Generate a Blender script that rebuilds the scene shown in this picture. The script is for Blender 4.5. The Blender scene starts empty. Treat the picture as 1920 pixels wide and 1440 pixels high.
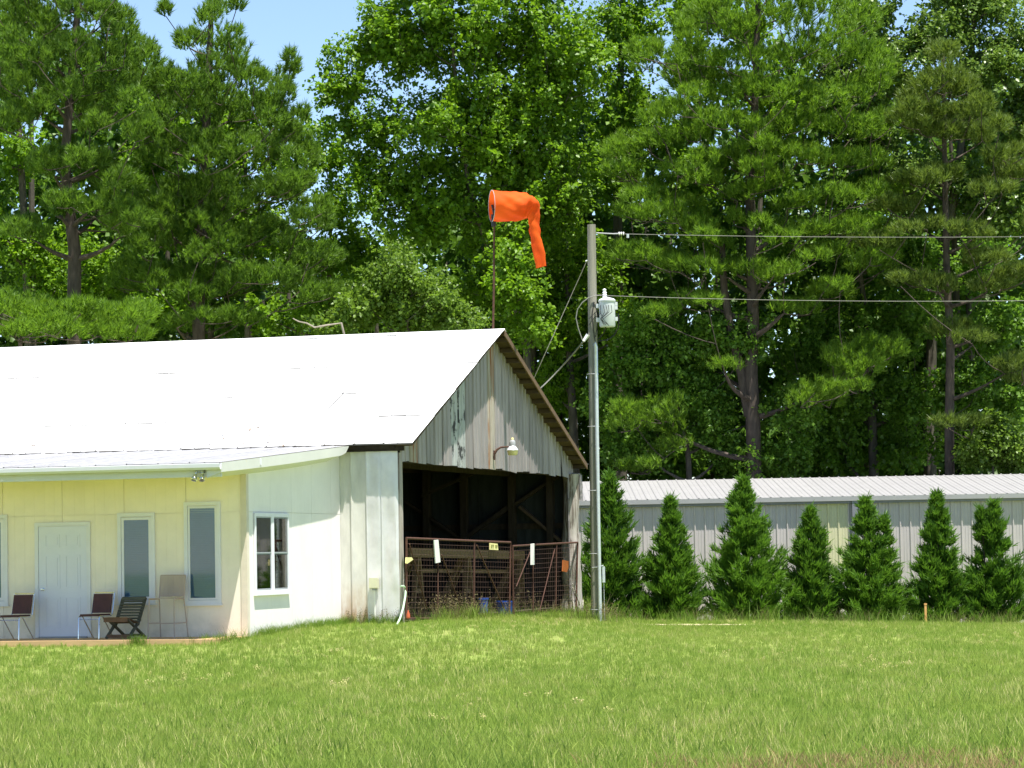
import bpy, math, random
import numpy as np
from mathutils import Vector, Matrix

S = bpy.context.scene
COL = S.collection
random.seed(7)
rng = np.random.default_rng(7)
R_ = math.radians

# ------------------------------------------------------------------ camera
F, CX, CY, CAMH = 5600.0, 960.0, 720.0, 1.7
PITCH, ROLL = math.atan(320.0 / F), R_(1.0)
fw = Vector((0, math.cos(PITCH), math.sin(PITCH)))
up0 = Vector((0, -math.sin(PITCH), math.cos(PITCH)))
r0 = Vector((1, 0, 0))
CR = r0 * math.cos(ROLL) - up0 * math.sin(ROLL)
CU = r0 * math.sin(ROLL) + up0 * math.cos(ROLL)
CAM = Vector((0, 0, CAMH))
cd = bpy.data.cameras.new('camera')
cd.sensor_width = 36.0
cd.lens = F / 1920.0 * 36.0
cd.clip_start, cd.clip_end = 0.5, 3000
co = bpy.data.objects.new('camera', cd)
COL.objects.link(co)
m3 = Matrix((CR, CU, -fw)).transposed()
co.matrix_world = Matrix.Translation(CAM) @ m3.to_4x4()
S.camera = co

# ------------------------------------------------------------------ world, sun, exposure
YAW = R_(15.0)                       # the hangar is turned by this
ROTZ = Matrix.Rotation(-YAW, 3, 'Z')
to_sun = (ROTZ @ Vector((0.345, -0.27, 1.5))).normalized()
sun_el = math.asin(to_sun.z)
sun_az = math.atan2(to_sun.x, to_sun.y)
W = bpy.data.worlds.new('World')
S.world = W
W.use_nodes = True
wn = W.node_tree.nodes
sky = wn.new('ShaderNodeTexSky')
sky.sky_type = 'NISHITA'
sky.sun_disc = False
sky.sun_elevation = sun_el
sky.sun_rotation = sun_az
sky.altitude = 200
sky.air_density = 0.8
sky.dust_density = 0.0
sky.ozone_density = 1.6
bg = wn['Background']
bg.inputs['Strength'].default_value = 0.09
W.node_tree.links.new(sky.outputs[0], bg.inputs[0])
sl = bpy.data.lights.new('sun', 'SUN')
sl.energy = 5.0
sl.angle = R_(0.53)
sl.color = (1.0, 0.955, 0.88)
so = bpy.data.objects.new('sun', sl)
COL.objects.link(so)
so.rotation_euler = to_sun.to_track_quat('Z', 'Y').to_euler()
S.view_settings.view_transform = 'Standard'
S.view_settings.look = 'None'
S.view_settings.gamma = 1.0
S.view_settings.exposure = 1.28
S.view_settings.use_curve_mapping = False
S.cycles.max_bounces = 8
S.cycles.transparent_max_bounces = 12
S.cycles.use_denoising = True

# ------------------------------------------------------------------ surveying helpers
def ray(px, py):
    return fw + CR * ((px - CX) / F) + CU * ((CY - py) / F)
def at(px, py, y):
    d = ray(px, py)
    return CAM + d * ((y - CAM.y) / d.y)
def sc(y):                            # metres per photo pixel at depth y
    return y / F
C0 = at(752, 1000, 60.0)
BO = Vector((C0.x, 60.0, 0.0))        # hangar corner on the ground
RI = ROTZ.transposed()
def onX(px, py, X):
    o, d = RI @ (CAM - BO), RI @ ray(px, py)
    return o + d * ((X - o.x) / d.x)
def onY(px, py, Y):
    o, d = RI @ (CAM - BO), RI @ ray(px, py)
    return o + d * ((Y - o.y) / d.y)
def L2W(p):
    return BO + ROTZ @ Vector(p)
def sstep(a, b, x):
    t = np.clip((x - a) / (b - a), 0, 1)
    return t * t * (3 - 2 * t)
def gz(x, y):
    x = np.asarray(x, float); y = np.asarray(y, float)
    a = np.interp(x, [-30, -6.2, -5.2, -4.0, -1.5, 1.5, 3, 6, 11, 40], [.19, .19, .21, .33, .37, .22, .05, .0, -.15, -.2])
    z = a * sstep(40, 56, y)
    z = z - 0.45 * sstep(70.5, 76, y) * sstep(1.8, 2.8, x)
    z = z + 0.02 * np.sin(x * 1.1 + y * .37) * np.sin(y * .5 + 1) * (1 - sstep(50, 56, y))
    return z
def gz1(x, y):
    return float(gz(x, y))

# ------------------------------------------------------------------ mesh helpers
class MB:
    def __init__(s):
        s.v, s.f, s.m = [], [], []
    def add(s, vs, fs, mi=0):
        b = len(s.v)
        s.v += [tuple(p) for p in vs]
        s.f += [tuple(i + b for i in q) for q in fs]
        s.m += [mi] * len(fs)
        return s
    def box(s, x0, x1, y0, y1, z0, z1, mi=0):
        vs = [(x, y, z) for z in (z0, z1) for (x, y) in ((x0, y0), (x1, y0), (x1, y1), (x0, y1))]
        return s.add(vs, [(3, 2, 1, 0), (4, 5, 6, 7), (0, 1, 5, 4), (1, 2, 6, 5), (2, 3, 7, 6), (3, 0, 4, 7)], mi)
    def beam(s, a, b, w, h, up=(0, 0, 1), mi=0):
        a, b, up = Vector(a), Vector(b), Vector(up)
        d = (b - a).normalized()
        sd = d.cross(up)
        if sd.length < 1e-4:
            sd = d.cross(Vector((0, 1, 0)))
        sd.normalize()
        u = sd.cross(d)
        vs = []
        for p in (a, b):
            for (i, j) in ((-1, -1), (1, -1), (1, 1), (-1, 1)):
                vs.append(p + sd * (i * w / 2) + u * (j * h / 2))
        return s.add(vs, [(3, 2, 1, 0), (4, 5, 6, 7), (0, 1, 5, 4), (1, 2, 6, 5), (2, 3, 7, 6), (3, 0, 4, 7)], mi)
    def tube(s, pts, r, n=8, mi=0, cap=True):
        pts = [Vector(p) for p in pts]
        k = len(pts)
        rs = r if isinstance(r, (list, tuple)) else [r] * k
        t0 = (pts[1] - pts[0]).normalized()
        u = t0.cross(Vector((0.31, 0.77, 0.55)))
        u.normalize()
        vs = []
        for i, p in enumerate(pts):
            t = (pts[min(i + 1, k - 1)] - pts[max(i - 1, 0)]).normalized()
            u = (u - t * u.dot(t)).normalized()
            w = t.cross(u)
            for j in range(n):
                a = 2 * math.pi * j / n
                vs.append(p + (u * math.cos(a) + w * math.sin(a)) * rs[i])
        fs = []
        for i in range(k - 1):
            for j in range(n):
                fs.append((i * n + j, i * n + (j + 1) % n, (i + 1) * n + (j + 1) % n, (i + 1) * n + j))
        if cap:
            fs.append(tuple(range(n - 1, -1, -1)))
            fs.append(tuple((k - 1) * n + j for j in range(n)))
        return s.add(vs, fs, mi)
    def lathe(s, prof, o=(0, 0, 0), n=16, mi=0):
        o = Vector(o)
        vs, fs = [], []
        for (r, z) in prof:
            for j in range(n):
                a = 2 * math.pi * j / n
                vs.append(o + Vector((r * math.cos(a), r * math.sin(a), z)))
        for i in range(len(prof) - 1):
            for j in range(n):
                fs.append((i * n + j, i * n + (j + 1) % n, (i + 1) * n + (j + 1) % n, (i + 1) * n + j))
        fs.append(tuple(range(n - 1, -1, -1)))
        fs.append(tuple((len(prof) - 1) * n + j for j in range(n)))
        return s.add(vs, fs, mi)
    def mesh(s, name, mats, smooth=False):
        me = bpy.data.meshes.new(name)
        me.from_pydata(s.v, [], s.f)
        for mm in (mats if isinstance(mats, (list, tuple)) else [mats]):
            me.materials.append(mm)
        me.polygons.foreach_set('material_index', s.m)
        if smooth:
            me.polygons.foreach_set('use_smooth', [True] * len(s.f))
            try:
                me.set_sharp_from_angle(angle=R_(40))
            except Exception:
                pass
        me.update()
        return me
    def build(s, name, mats, parent=None, smooth=False, loc=None, rotz=None):
        return link(name, s.mesh(name, mats, smooth), parent, loc, rotz)

def link(name, me, parent=None, loc=None, rotz=None):
    o = bpy.data.objects.new(name, me)
    COL.objects.link(o)
    if parent is not None:
        o.parent = parent
    if loc is not None:
        o.location = loc
    if rotz is not None:
        o.rotation_euler = (0, 0, rotz)
    return o
def tag(o, label=None, cat=None, group=None, kind=None):
    if label: o['label'] = label
    if cat: o['category'] = cat
    if group: o['group'] = group
    if kind: o['kind'] = kind
    return o
def thing(name, label, cat, loc=(0, 0, 0), rotz=0.0, group=None):
    o = bpy.data.objects.new(name, None)
    COL.objects.link(o)
    o.location = loc
    o.rotation_euler = (0, 0, rotz)
    o.empty_display_size = 0.2
    return tag(o, label, cat, group)
def tri_mesh(name, V, T, mats, tint=None, mi=None):
    V = np.ascontiguousarray(V, dtype=np.float32)
    T = np.ascontiguousarray(T, dtype=np.int32)
    me = bpy.data.meshes.new(name)
    me.vertices.add(len(V))
    me.vertices.foreach_set('co', V.ravel())
    me.loops.add(T.size)
    me.loops.foreach_set('vertex_index', T.ravel())
    me.polygons.add(len(T))
    me.polygons.foreach_set('loop_start', np.arange(0, T.size, 3, dtype=np.int32))
    for mm in (mats if isinstance(mats, (list, tuple)) else [mats]):
        me.materials.append(mm)
    if mi is not None:
        me.polygons.foreach_set('material_index', np.asarray(mi, np.int32))
    if tint is not None:
        at_ = me.attributes.new('tint', 'FLOAT', 'POINT')
        at_.data.foreach_set('value', np.asarray(tint, np.float32))
    me.update(calc_edges=True)
    return me

# ------------------------------------------------------------------ materials
def ramp(nt, fac, stops):
    r = nt.nodes.new('ShaderNodeValToRGB')
    e = r.color_ramp.elements
    while len(e) < len(stops):
        e.new(0.5)
    for el, (p, c) in zip(e, stops):
        el.position = p
        el.color = (*c, 1) if len(c) == 3 else c
    nt.links.new(fac, r.inputs[0])
    return r.outputs[0]
def mixc(nt, fac, a, b, mode='MIX'):
    n = nt.nodes.new('ShaderNodeMix')
    n.data_type = 'RGBA'
    n.blend_type = mode
    for sock, val in ((n.inputs[0], fac), (n.inputs[6], a), (n.inputs[7], b)):
        if hasattr(val, 'is_linked'):
            nt.links.new(val, sock)
        elif isinstance(val, (int, float)):
            sock.default_value = val
        else:
            sock.default_value = (*val, 1)
    return n.outputs[2]
def noise(nt, vec, scale=5.0, detail=4, rough=0.6, stretch=None):
    n = nt.nodes.new('ShaderNodeTexNoise')
    n.inputs['Scale'].default_value = scale
    n.inputs['Detail'].default_value = detail
    n.inputs['Roughness'].default_value = rough
    if stretch:
        mp = nt.nodes.new('ShaderNodeMapping')
        mp.inputs['Scale'].default_value = stretch
        nt.links.new(vec, mp.inputs['Vector'])
        vec = mp.outputs[0]
    nt.links.new(vec, n.inputs['Vector'])
    return n.outputs['Fac']
def math_(nt, op, a, b=0.0, clamp=False):
    n = nt.nodes.new('ShaderNodeMath')
    n.operation = op
    n.use_clamp = clamp
    for sock, val in ((n.inputs[0], a), (n.inputs[1], b)):
        if hasattr(val, 'is_linked'):
            nt.links.new(val, sock)
        else:
            sock.default_value = val
    return n.outputs[0]
def objvec(nt, rand=True):
    tc = nt.nodes.new('ShaderNodeTexCoord')
    if not rand:
        return tc.outputs['Object'], None
    oi = nt.nodes.new('ShaderNodeObjectInfo')
    cm = nt.nodes.new('ShaderNodeCombineXYZ')
    k = math_(nt, 'MULTIPLY', oi.outputs['Random'], 37.0)
    nt.links.new(k, cm.inputs[0]); nt.links.new(k, cm.inputs[1])
    va = nt.nodes.new('ShaderNodeVectorMath')
    va.operation = 'ADD'
    nt.links.new(tc.outputs['Object'], va.inputs[0])
    nt.links.new(cm.outputs[0], va.inputs[1])
    return va.outputs[0], oi.outputs['Random']
def mat(name, col, rough=0.8, metal=0.0, spec=0.3, var=0.12, scale=6.0, stretch=None, rand=0.0, col2=None, thr=(0.45, 0.7),
        stain=None, stain_scale=2.0, stain_stretch=None, stain_thr=(0.55, 0.75), bump=0.0, bump_scale=40.0, bump_stretch=None, groove=None, zstain=None):
    m = bpy.data.materials.new(name)
    m.use_nodes = True
    nt = m.node_tree
    b = nt.nodes['Principled BSDF']
    b.inputs['Roughness'].default_value = rough
    b.inputs['Metallic'].default_value = metal
    b.inputs['Specular IOR Level'].default_value = spec
    vec, rnd = objvec(nt)
    c2 = col2 or tuple(max(0, x * (1 - 2.2 * var)) for x in col)
    hi = tuple(min(0.95, x * (1 + var * .6)) for x in col)
    c = mixc(nt, ramp(nt, noise(nt, vec, scale, 5, .65, stretch), [(thr[0] - .15, (0, 0, 0)), (thr[1] + .1, (1, 1, 1))]), hi, c2)
    if rand:
        k = math_(nt, 'ADD', math_(nt, 'MULTIPLY', rnd, rand * 2), 1 - rand)
        hs = nt.nodes.new('ShaderNodeHueSaturation')
        nt.links.new(k, hs.inputs['Value'])
        nt.links.new(c, hs.inputs['Color'])
        c = hs.outputs[0]
    if stain:
        f = ramp(nt, noise(nt, vec, stain_scale, 5, .7, stain_stretch), [(stain_thr[0], (0, 0, 0)), (stain_thr[1], (1, 1, 1))])
        if zstain:                    # rust that has crept up from the foot of the sheet
            tz = nt.nodes.new('ShaderNodeTexCoord')
            sz = nt.nodes.new('ShaderNodeSeparateXYZ')
            nt.links.new(tz.outputs['Object'], sz.inputs[0])
            mr = nt.nodes.new('ShaderNodeMapRange')
            mr.inputs['From Min'].default_value, mr.inputs['From Max'].default_value = zstain
            nt.links.new(sz.outputs[2], mr.inputs['Value'])
            f = math_(nt, 'MULTIPLY', f, mr.outputs[0])
        c = mixc(nt, f, c, stain)
    nt.links.new(c, b.inputs['Base Color'])
    h = None
    if bump:
        h = noise(nt, vec, bump_scale, 3, .6, bump_stretch)
    if groove:                        # vertical saw grooves of plywood siding: (axis, pitch, strength)
        tc = nt.nodes.new('ShaderNodeTexCoord')
        sp = nt.nodes.new('ShaderNodeSeparateXYZ')
        nt.links.new(tc.outputs['Object'], sp.inputs[0])
        fr = math_(nt, 'FRACT', math_(nt, 'DIVIDE', sp.outputs[groove[0]], groove[1]))
        g = math_(nt, 'LESS_THAN', fr, 0.07)
        g = math_(nt, 'MULTIPLY', g, -groove[2])
        h = g if h is None else math_(nt, 'ADD', math_(nt, 'MULTIPLY', h, bump), g)
    if h is not None:
        bp = nt.nodes.new('ShaderNodeBump')
        bp.inputs['Strength'].default_value = 0.6 if groove else bump
        bp.inputs['Distance'].default_value = 0.01
        nt.links.new(h, bp.inputs['Height'])
        nt.links.new(bp.outputs[0], b.inputs['Normal'])
    return m
def leaf_mat(name, dark, light, trans, tfac=0.35, rough=0.45, spec=0.35):
    m = bpy.data.materials.new(name)
    m.use_nodes = True
    nt = m.node_tree
    b = nt.nodes['Principled BSDF']
    b.inputs['Roughness'].default_value = rough
    b.inputs['Specular IOR Level'].default_value = spec
    a = nt.nodes.new('ShaderNodeAttribute')
    a.attribute_name = 'tint'
    c = ramp(nt, a.outputs['Fac'], [(0.0, dark), (1.0, light)])
    nt.links.new(c, b.inputs['Base Color'])
    t = nt.nodes.new('ShaderNodeBsdfTranslucent')
    tcn = mixc(nt, 0.5, trans, c)
    nt.links.new(tcn, t.inputs['Color'])
    mx = nt.nodes.new('ShaderNodeMixShader')
    mx.inputs[0].default_value = tfac
    nt.links.new(b.outputs[0], mx.inputs[1])
    nt.links.new(t.outputs[0], mx.inputs[2])
    nt.links.new(mx.outputs[0], nt.nodes['Material Output'].inputs[0])
    return m
def glass_mat(name, tint, refl=0.5):
    m = bpy.data.materials.new(name)
    m.use_nodes = True
    nt = m.node_tree
    nt.nodes.remove(nt.nodes['Principled BSDF'])
    t = nt.nodes.new('ShaderNodeBsdfTransparent'); t.inputs[0].default_value = (*tint, 1)
    g = nt.nodes.new('ShaderNodeBsdfGlossy'); g.inputs['Roughness'].default_value = 0.03
    fr = nt.nodes.new('ShaderNodeFresnel'); fr.inputs[0].default_value = 1.5
    k = math_(nt, 'ADD', math_(nt, 'MULTIPLY', fr.outputs[0], refl * 2), 0.02, True)
    mx = nt.nodes.new('ShaderNodeMixShader')
    nt.links.new(k, mx.inputs[0]); nt.links.new(t.outputs[0], mx.inputs[1]); nt.links.new(g.outputs[0], mx.inputs[2])
    nt.links.new(mx.outputs[0], nt.nodes['Material Output'].inputs[0])
    return m

M_yellow = mat('cream_siding', (.86, .775, .655), .75, var=.05, scale=1.5, stain=(.60, .55, .45), stain_scale=3, stain_thr=(.35, .65), zstain=(.75, .25), groove=(0, .2032, .8), bump=.25, bump_scale=30, bump_stretch=(1, 1, .08))
M_white_siding = mat('pale_siding', (.82, .775, .75), .75, var=.04, scale=1.5, groove=(1, .2032, .8), bump=.25, bump_scale=30, bump_stretch=(1, 1, .08),
                     stain=(.74, .73, .62), stain_scale=1.2, stain_thr=(.66, .85))
M_trim = mat('white_trim', (.72, .715, .77), .5, var=.03)
M_trim_dirty = mat('fascia_paint', (.60, .60, .56), .55, var=.05, scale=1.2, stain=(.62, .50, .28), stain_scale=1.1, stain_thr=(.66, .85))
M_corner = mat('corner_paint', (.66, .58, .48), .7, var=.06)
M_soffit = mat('soffit_paint', (.74, .66, .36), .8, var=.05)
M_roof = mat('white_roof_tin', (.86, .86, .85), .45, 0.0, .4, var=.04, scale=2, rand=.03, stain=(.55, .50, .45), stain_scale=3, stain_thr=(.74, .86))
M_shade_grime = mat('lap_shade_grime', (.11, .105, .10), .7, var=.15)  # gap shade painted as dark colour, with grime, at sheet laps and joints
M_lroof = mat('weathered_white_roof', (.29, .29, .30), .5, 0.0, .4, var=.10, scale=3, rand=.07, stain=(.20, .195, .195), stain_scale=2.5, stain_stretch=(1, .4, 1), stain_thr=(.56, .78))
M_gutter = mat('gutter_white', (.56, .57, .58), .35, var=.03)
M_gable = mat('weathered_tin', (.295, .265, .258), .5, .25, .4, var=.14, scale=5, stretch=(1, 1, .25), rand=.16, stain=(.25, .14, .07), stain_scale=1.6,
              stain_stretch=(1, 1.2, .30), stain_thr=(.64, .82), bump=.25, bump_scale=9)
M_gable_rust = mat('rusty_tin', (.37, .33, .27), .65, .15, .3, var=.2, scale=6, stretch=(1, 1, .2), rand=.1, stain=(.24, .10, .04), stain_scale=2.2,
                   stain_stretch=(1, 2.2, .16), stain_thr=(.50, .62), bump=.25, bump_scale=9)
M_gable_dark = mat('blotched_tin', (.40, .41, .40), .55, .2, .4, var=.14, scale=5, stretch=(1, 1, .3), stain=(.030, .028, .026), stain_scale=3.4,
                   stain_stretch=(1, 1, .8), stain_thr=(.52, .60), bump=.2, bump_scale=9)
M_tin_silver = mat('silver_tin', (.71, .69, .70), .42, .35, .5, var=.07, scale=4, rand=.03, bump=.3, bump_scale=3.0)
M_tin_brown = mat('grimy_tin', (.66, .64, .60), .6, .15, .4, var=.12, scale=4, stretch=(1, 1, .3), stain=(.42, .23, .09), stain_scale=2.0, stain_stretch=(1, 1, .3),
                  stain_thr=(.30, .52), zstain=(1.25, .35), bump=.2, bump_scale=6)
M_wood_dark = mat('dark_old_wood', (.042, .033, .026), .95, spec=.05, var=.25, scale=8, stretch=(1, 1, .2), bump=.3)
M_wood_brown = mat('brown_wood', (.075, .050, .031), .8, var=.2, scale=8, bump=.3)
M_barge = mat('barge_board_wood', (.15, .095, .055), .8, var=.2, scale=8)
M_wood_grey = mat('grey_driftwood', (.42, .38, .34), .85, var=.25, scale=14, stretch=(1, 1, .06), stain=(.12, .09, .07), stain_scale=9, stain_stretch=(1, 1, .05),
                  stain_thr=(.5, .62), bump=.6, bump_scale=18, bump_stretch=(1, 1, .08))
M_tan_wood = mat('tan_timber', (.16, .10, .042), .75, var=.15, scale=8)
M_deck = mat('deck_board', (.58, .38, .20), .75, var=.12, scale=6, stretch=(.2, 1, 1), rand=.06)
M_rust = mat('rusty_pipe', (.085, .040, .027), .8, .1, .3, var=.25, scale=12, rand=.1)
M_wire = mat('rusty_wire', (.07, .042, .03), .8, .2, .3, var=.2)
M_sash = mat('grey_sash', (.34, .36, .38), .5, var=.03)
M_door = mat('white_door', (.70, .705, .80), .45, var=.02)
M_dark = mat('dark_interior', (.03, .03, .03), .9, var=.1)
M_blind = mat('grey_blind', (.20, .295, .40), .6, var=.04)
M_metal = mat('zinc', (.62, .64, .66), .38, .6, .5, var=.08, scale=10)
M_chrome = mat('bright_metal', (.75, .76, .78), .22, .9, .5, var=.03)
M_vinyl = mat('brown_vinyl', (.085, .030, .026), .5, var=.15, scale=9)
M_teak = mat('weathered_teak', (.10, .10, .075), .85, var=.22, scale=10, stretch=(.2, 1, 1), rand=.15)
M_teak_b = mat('teak_seat', (.16, .09, .05), .85, var=.2, scale=10)
M_tan_mesh = mat('tan_sling', (.46, .36, .29), .8, var=.08)
M_pole = mat('treated_pole', (.265, .25, .205), .85, var=.22, scale=10, stretch=(1, 1, .06), stain=(.11, .09, .06), stain_scale=6, stain_stretch=(1, 1, .06), stain_thr=(.55, .7), bump=.5, bump_scale=25, bump_stretch=(1, 1, .05))
M_porc = mat('white_porcelain', (.80, .80, .80), .25, var=.02)
M_can = mat('pale_grey_enamel', (.55, .58, .60), .4, var=.06, scale=4)
M_black = mat('black_cable', (.02, .02, .022), .5, var=.1)
M_cable = mat('aluminium_cable', (.22, .215, .19), .7, .0, .4, var=.08)
M_sock = leaf_mat('orange_fabric', (.62, .080, .010), (.76, .125, .014), (.8, .11, .008), .32, .7, .15)
M_shed = mat('beige_metal', (.45, .41, .405), .5, .1, .4, var=.04, scale=2, rand=.02)
M_shed_y = mat('translucent_panel', (.53, .51, .33), .5, 0, .4, var=.08, scale=2, stretch=(1, 1, .3), stain=(.42, .30, .17), stain_scale=2, stain_stretch=(1, 1, .3), stain_thr=(.62, .85))
M_shed_roof = mat('pale_ribbed_roof', (.31, .305, .305), .45, .1, .4, var=.05, scale=2, rand=.02)
M_shed_trim = mat('grey_flashing', (.20, .20, .23), .5, .2, .4, var=.06)
M_plate = mat('white_board', (.80, .79, .74), .5, var=.04)
M_sign = mat('yellow_sign', (.80, .72, .33), .5, var=.04)
M_ink = mat('faded_ink', (.30, .29, .10), .7, var=.1)
M_refl = mat('orange_plate', (.36, .10, .02), .5, var=.25, scale=14, col2=(.20, .06, .02))
M_blue = mat('blue_plastic', (.015, .06, .30), .4, var=.1)
M_orange = mat('orange_plastic', (.45, .10, .04), .5, var=.1)
M_hose = mat('pale_hose', (.42, .58, .40), .4, var=.06)
M_stake = mat('stake_wood', (.62, .33, .12), .7, var=.1)
M_box = mat('beige_box', (.60, .58, .42), .5, var=.05)
M_pvc = mat('white_pipe', (.78, .78, .74), .4, var=.03)
M_lens = mat('lamp_refractor', (.62, .55, .26), .3, var=.05)
M_shade = mat('lamp_hood', (.70, .73, .77), .35, .3, .5, var=.05)
M_mount = mat('grey_block', (.30, .31, .32), .5, var=.05)
M_glass_w = glass_mat('window_glass', (.80, .88, .92), .35)
M_glass_d = glass_mat('dark_window_glass', (.45, .5, .5), .9)
M_bulb = glass_mat('bulb_glass', (.9, .9, .9), 2.2)
M_bark = mat('pine_bark', (.085, .066, .052), .9, var=.3, scale=9, stretch=(1, 1, .3), bump=.8, bump_scale=14, bump_stretch=(1, 1, .3))
M_bark_g = mat('grey_bark', (.10, .088, .068), .9, var=.3, scale=7, stretch=(1, 1, .3), bump=.6, bump_scale=14)
M_bare = mat('bare_grey_branch', (.30, .26, .21), .9, var=.2)
M_soil = mat('pale_sand', (.50, .42, .26), .9, var=.15, scale=3)
M_litter = mat('dead_leaf', (.20, .16, .13), .9, var=.3)

L_gum = leaf_mat('gum_leaf', (.055, .128, .007), (.165, .300, .014), (.29, .52, .015), .44)
L_light = leaf_mat('maple_leaf', (.065, .125, .014), (.155, .25, .030), (.25, .42, .03), .42)
L_glossy = leaf_mat('poplar_leaf', (.060, .120, .014), (.160, .250, .050), (.25, .40, .04), .40, .36, .4)
L_wood = leaf_mat('wood_leaf', (.032, .085, .009), (.090, .175, .016), (.16, .32, .02), .36)
L_under = leaf_mat('shrub_leaf', (.055, .135, .014), (.145, .275, .026), (.25, .46, .03), .42)
L_pine = leaf_mat('pine_needle', (.048, .112, .011), (.138, .240, .024), (.20, .37, .02), .44, .5, .3)
L_pine_r = leaf_mat('pine_needle_warm', (.064, .140, .011), (.172, .300, .022), (.25, .44, .02), .45, .5, .3)
L_olive = leaf_mat('pine_needle_olive', (.060, .108, .014), (.150, .215, .032), (.22, .31, .03), .40, .5, .3)
L_cedar = leaf_mat('cypress_spray', (.040, .105, .012), (.125, .245, .026), (.16, .33, .02), .34, .55, .25)
M_tin_inner = mat('dark_tin', (.030, .034, .035), 1.0, .0, .02, var=.25, scale=5, stretch=(1, 1, .2), rand=.15)  # near-black base colour of the hangar's inner walls
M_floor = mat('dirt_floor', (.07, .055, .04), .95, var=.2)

# ------------------------------------------------------------------ ground
def ground():
    xs = np.unique(np.concatenate([np.linspace(-400, -30, 25), np.arange(-30, 30.01, .75), np.linspace(30, 400, 25)]))
    ys = np.unique(np.concatenate([np.linspace(-200, 10, 22), np.arange(10, 100.01, .75), np.linspace(100, 900, 40)]))
    X, Y = np.meshgrid(xs, ys)
    Z = gz(X, Y)
    nx, ny = len(xs), len(ys)
    V = np.stack([X.ravel(), Y.ravel(), Z.ravel()], 1)
    idx = np.arange(nx * ny).reshape(ny, nx)
    a, b, c, d = idx[:-1, :-1].ravel(), idx[:-1, 1:].ravel(), idx[1:, 1:].ravel(), idx[1:, :-1].ravel()
    T = np.concatenate([np.stack([a, b, c], 1), np.stack([a, c, d], 1)])
    m = bpy.data.materials.new('turf_ground')
    m.use_nodes = True
    nt = m.node_tree
    bs = nt.nodes['Principled BSDF']
    bs.inputs['Roughness'].default_value = .95
    bs.inputs['Specular IOR Level'].default_value = .1
    vec, _ = objvec(nt, False)
    n1 = noise(nt, vec, .35, 5, .6)
    n2 = noise(nt, vec, 9, 5, .7)
    c = mixc(nt, ramp(nt, n1, [(.35, (0, 0, 0)), (.7, (1, 1, 1))]), (.175, .245, .05), (.215, .275, .06))
    c = mixc(nt, ramp(nt, n2, [(.45, (0, 0, 0)), (.75, (1, 1, 1))]), c, (.23, .21, .09))
    nt.links.new(c, bs.inputs['Base Color'])
    me = tri_mesh('ground', V, T, m)
    me.polygons.foreach_set('use_smooth', [True] * len(T))
    return tag(link('ground', me), kind='structure')
ground()
# bare sandy strip on the rise in front of the cypresses
s_ = MB()
vs, n_ = [], 26
for i in range(n_ + 1):
    t = i / n_
    x = 2.55 + t * 2.9
    hw = .75 * math.sin(math.pi * min(1, max(.03, t))) ** .6 * (.75 + .35 * math.sin(i * 2.3))
    for q in (-1, 1):
        y = 67.6 + .15 * math.sin(i * 1.3) + q * hw
        vs.append((x, y, gz1(x, y) + .02))
s_.add(vs, [(2 * i, 2 * i + 2, 2 * i + 3, 2 * i + 1) for i in range(n_)])
tag(s_.build('bare_soil', M_soil), kind='structure')

# ------------------------------------------------------------------ hangar
H = thing('hangar', 'old tin hangar with blown white roof, open gable end and cream office lean-to', 'hangar', BO, -YAW)
OV = .34                                    # roof overhang at the gable
P_apex = onX(946, 619, OV)
P_cr = onX(1101, 870, OV)
YR, ZR = P_apex.y, P_apex.z
ZE = onY(757, 831, -.25).z
YE = -.25
YB, ZB = P_cr.y, P_cr.z
YG = min(onX(1084, 1000, 0).y, YB - .12)                  # far corner of the gable wall
XL = -21.0                                 # far end of the building
def zroof(Y):
    return ZE + (Y - YE) * (ZR - ZE) / (YR - YE) if Y <= YR else ZR + (Y - YR) * (ZB - ZR) / (YB - YR)
ZO0, ZO1 = onX(756, 863, 0).z, onX(1080, 893, 0).z
print('hangar', YR, ZR, ZE, YB, ZB, YG, ZO0, ZO1)

def sheet_mesh(name, w, p0, p1, mt, rib=.018, lap=.0):
    """a roof sheet of width w along X running from p0=(y,z) down to p1=(y,z), ribs at both edges and a low one between"""
    s = MB()
    prof = [(0, 0), (.018, rib), (.036, 0), (w / 2 - .015, 0), (w / 2, rib * .5), (w / 2 + .015, 0), (w - .004, 0)]
    top, bot = [], []
    for (x, h) in prof:
        top.append((x, p0[0], p0[1] + h)); bot.append((x, p1[0], p1[1] + h + lap))
    k = len(prof)
    s.add(top + bot, [(i, i + k, i + k + 1, i + 1) for i in range(k - 1)])
    s.add([(0, p1[0], p1[1] + lap), (w - .004, p1[0], p1[1] + lap), (w - .004, p1[0], p1[1] + lap - .03), (0, p1[0], p1[1] + lap - .03)], [(0, 3, 2, 1)], 1)  # riser coloured dark to stand for the shaded gap under the lap
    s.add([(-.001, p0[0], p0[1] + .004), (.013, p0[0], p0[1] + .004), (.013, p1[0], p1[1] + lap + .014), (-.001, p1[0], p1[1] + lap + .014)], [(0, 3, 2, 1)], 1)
    return s.mesh(name, [mt, M_shade_grime])
roof = MB()
roof.add([(OV - .04, YE + .14, ZE - .05), (OV - .04, YR, ZR - .05), (OV - .04, YB - .02, ZB - .05), (XL, YE + .14, ZE - .05), (XL, YR, ZR - .05), (XL, YB - .02, ZB - .05),
          (OV - .04, YE + .14, ZE - .01), (OV - .04, YR, ZR - .02), (OV - .04, YB - .02, ZB - .02), (XL, YE + .14, ZE - .01), (XL, YR, ZR - .02), (XL, YB - .02, ZB - .02)],
         [(0, 1, 4, 3), (1, 2, 5, 4), (6, 9, 10, 7), (7, 10, 11, 8), (0, 6, 7, 1), (1, 7, 8, 2), (0, 3, 9, 6), (2, 8, 11, 5)])
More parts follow.
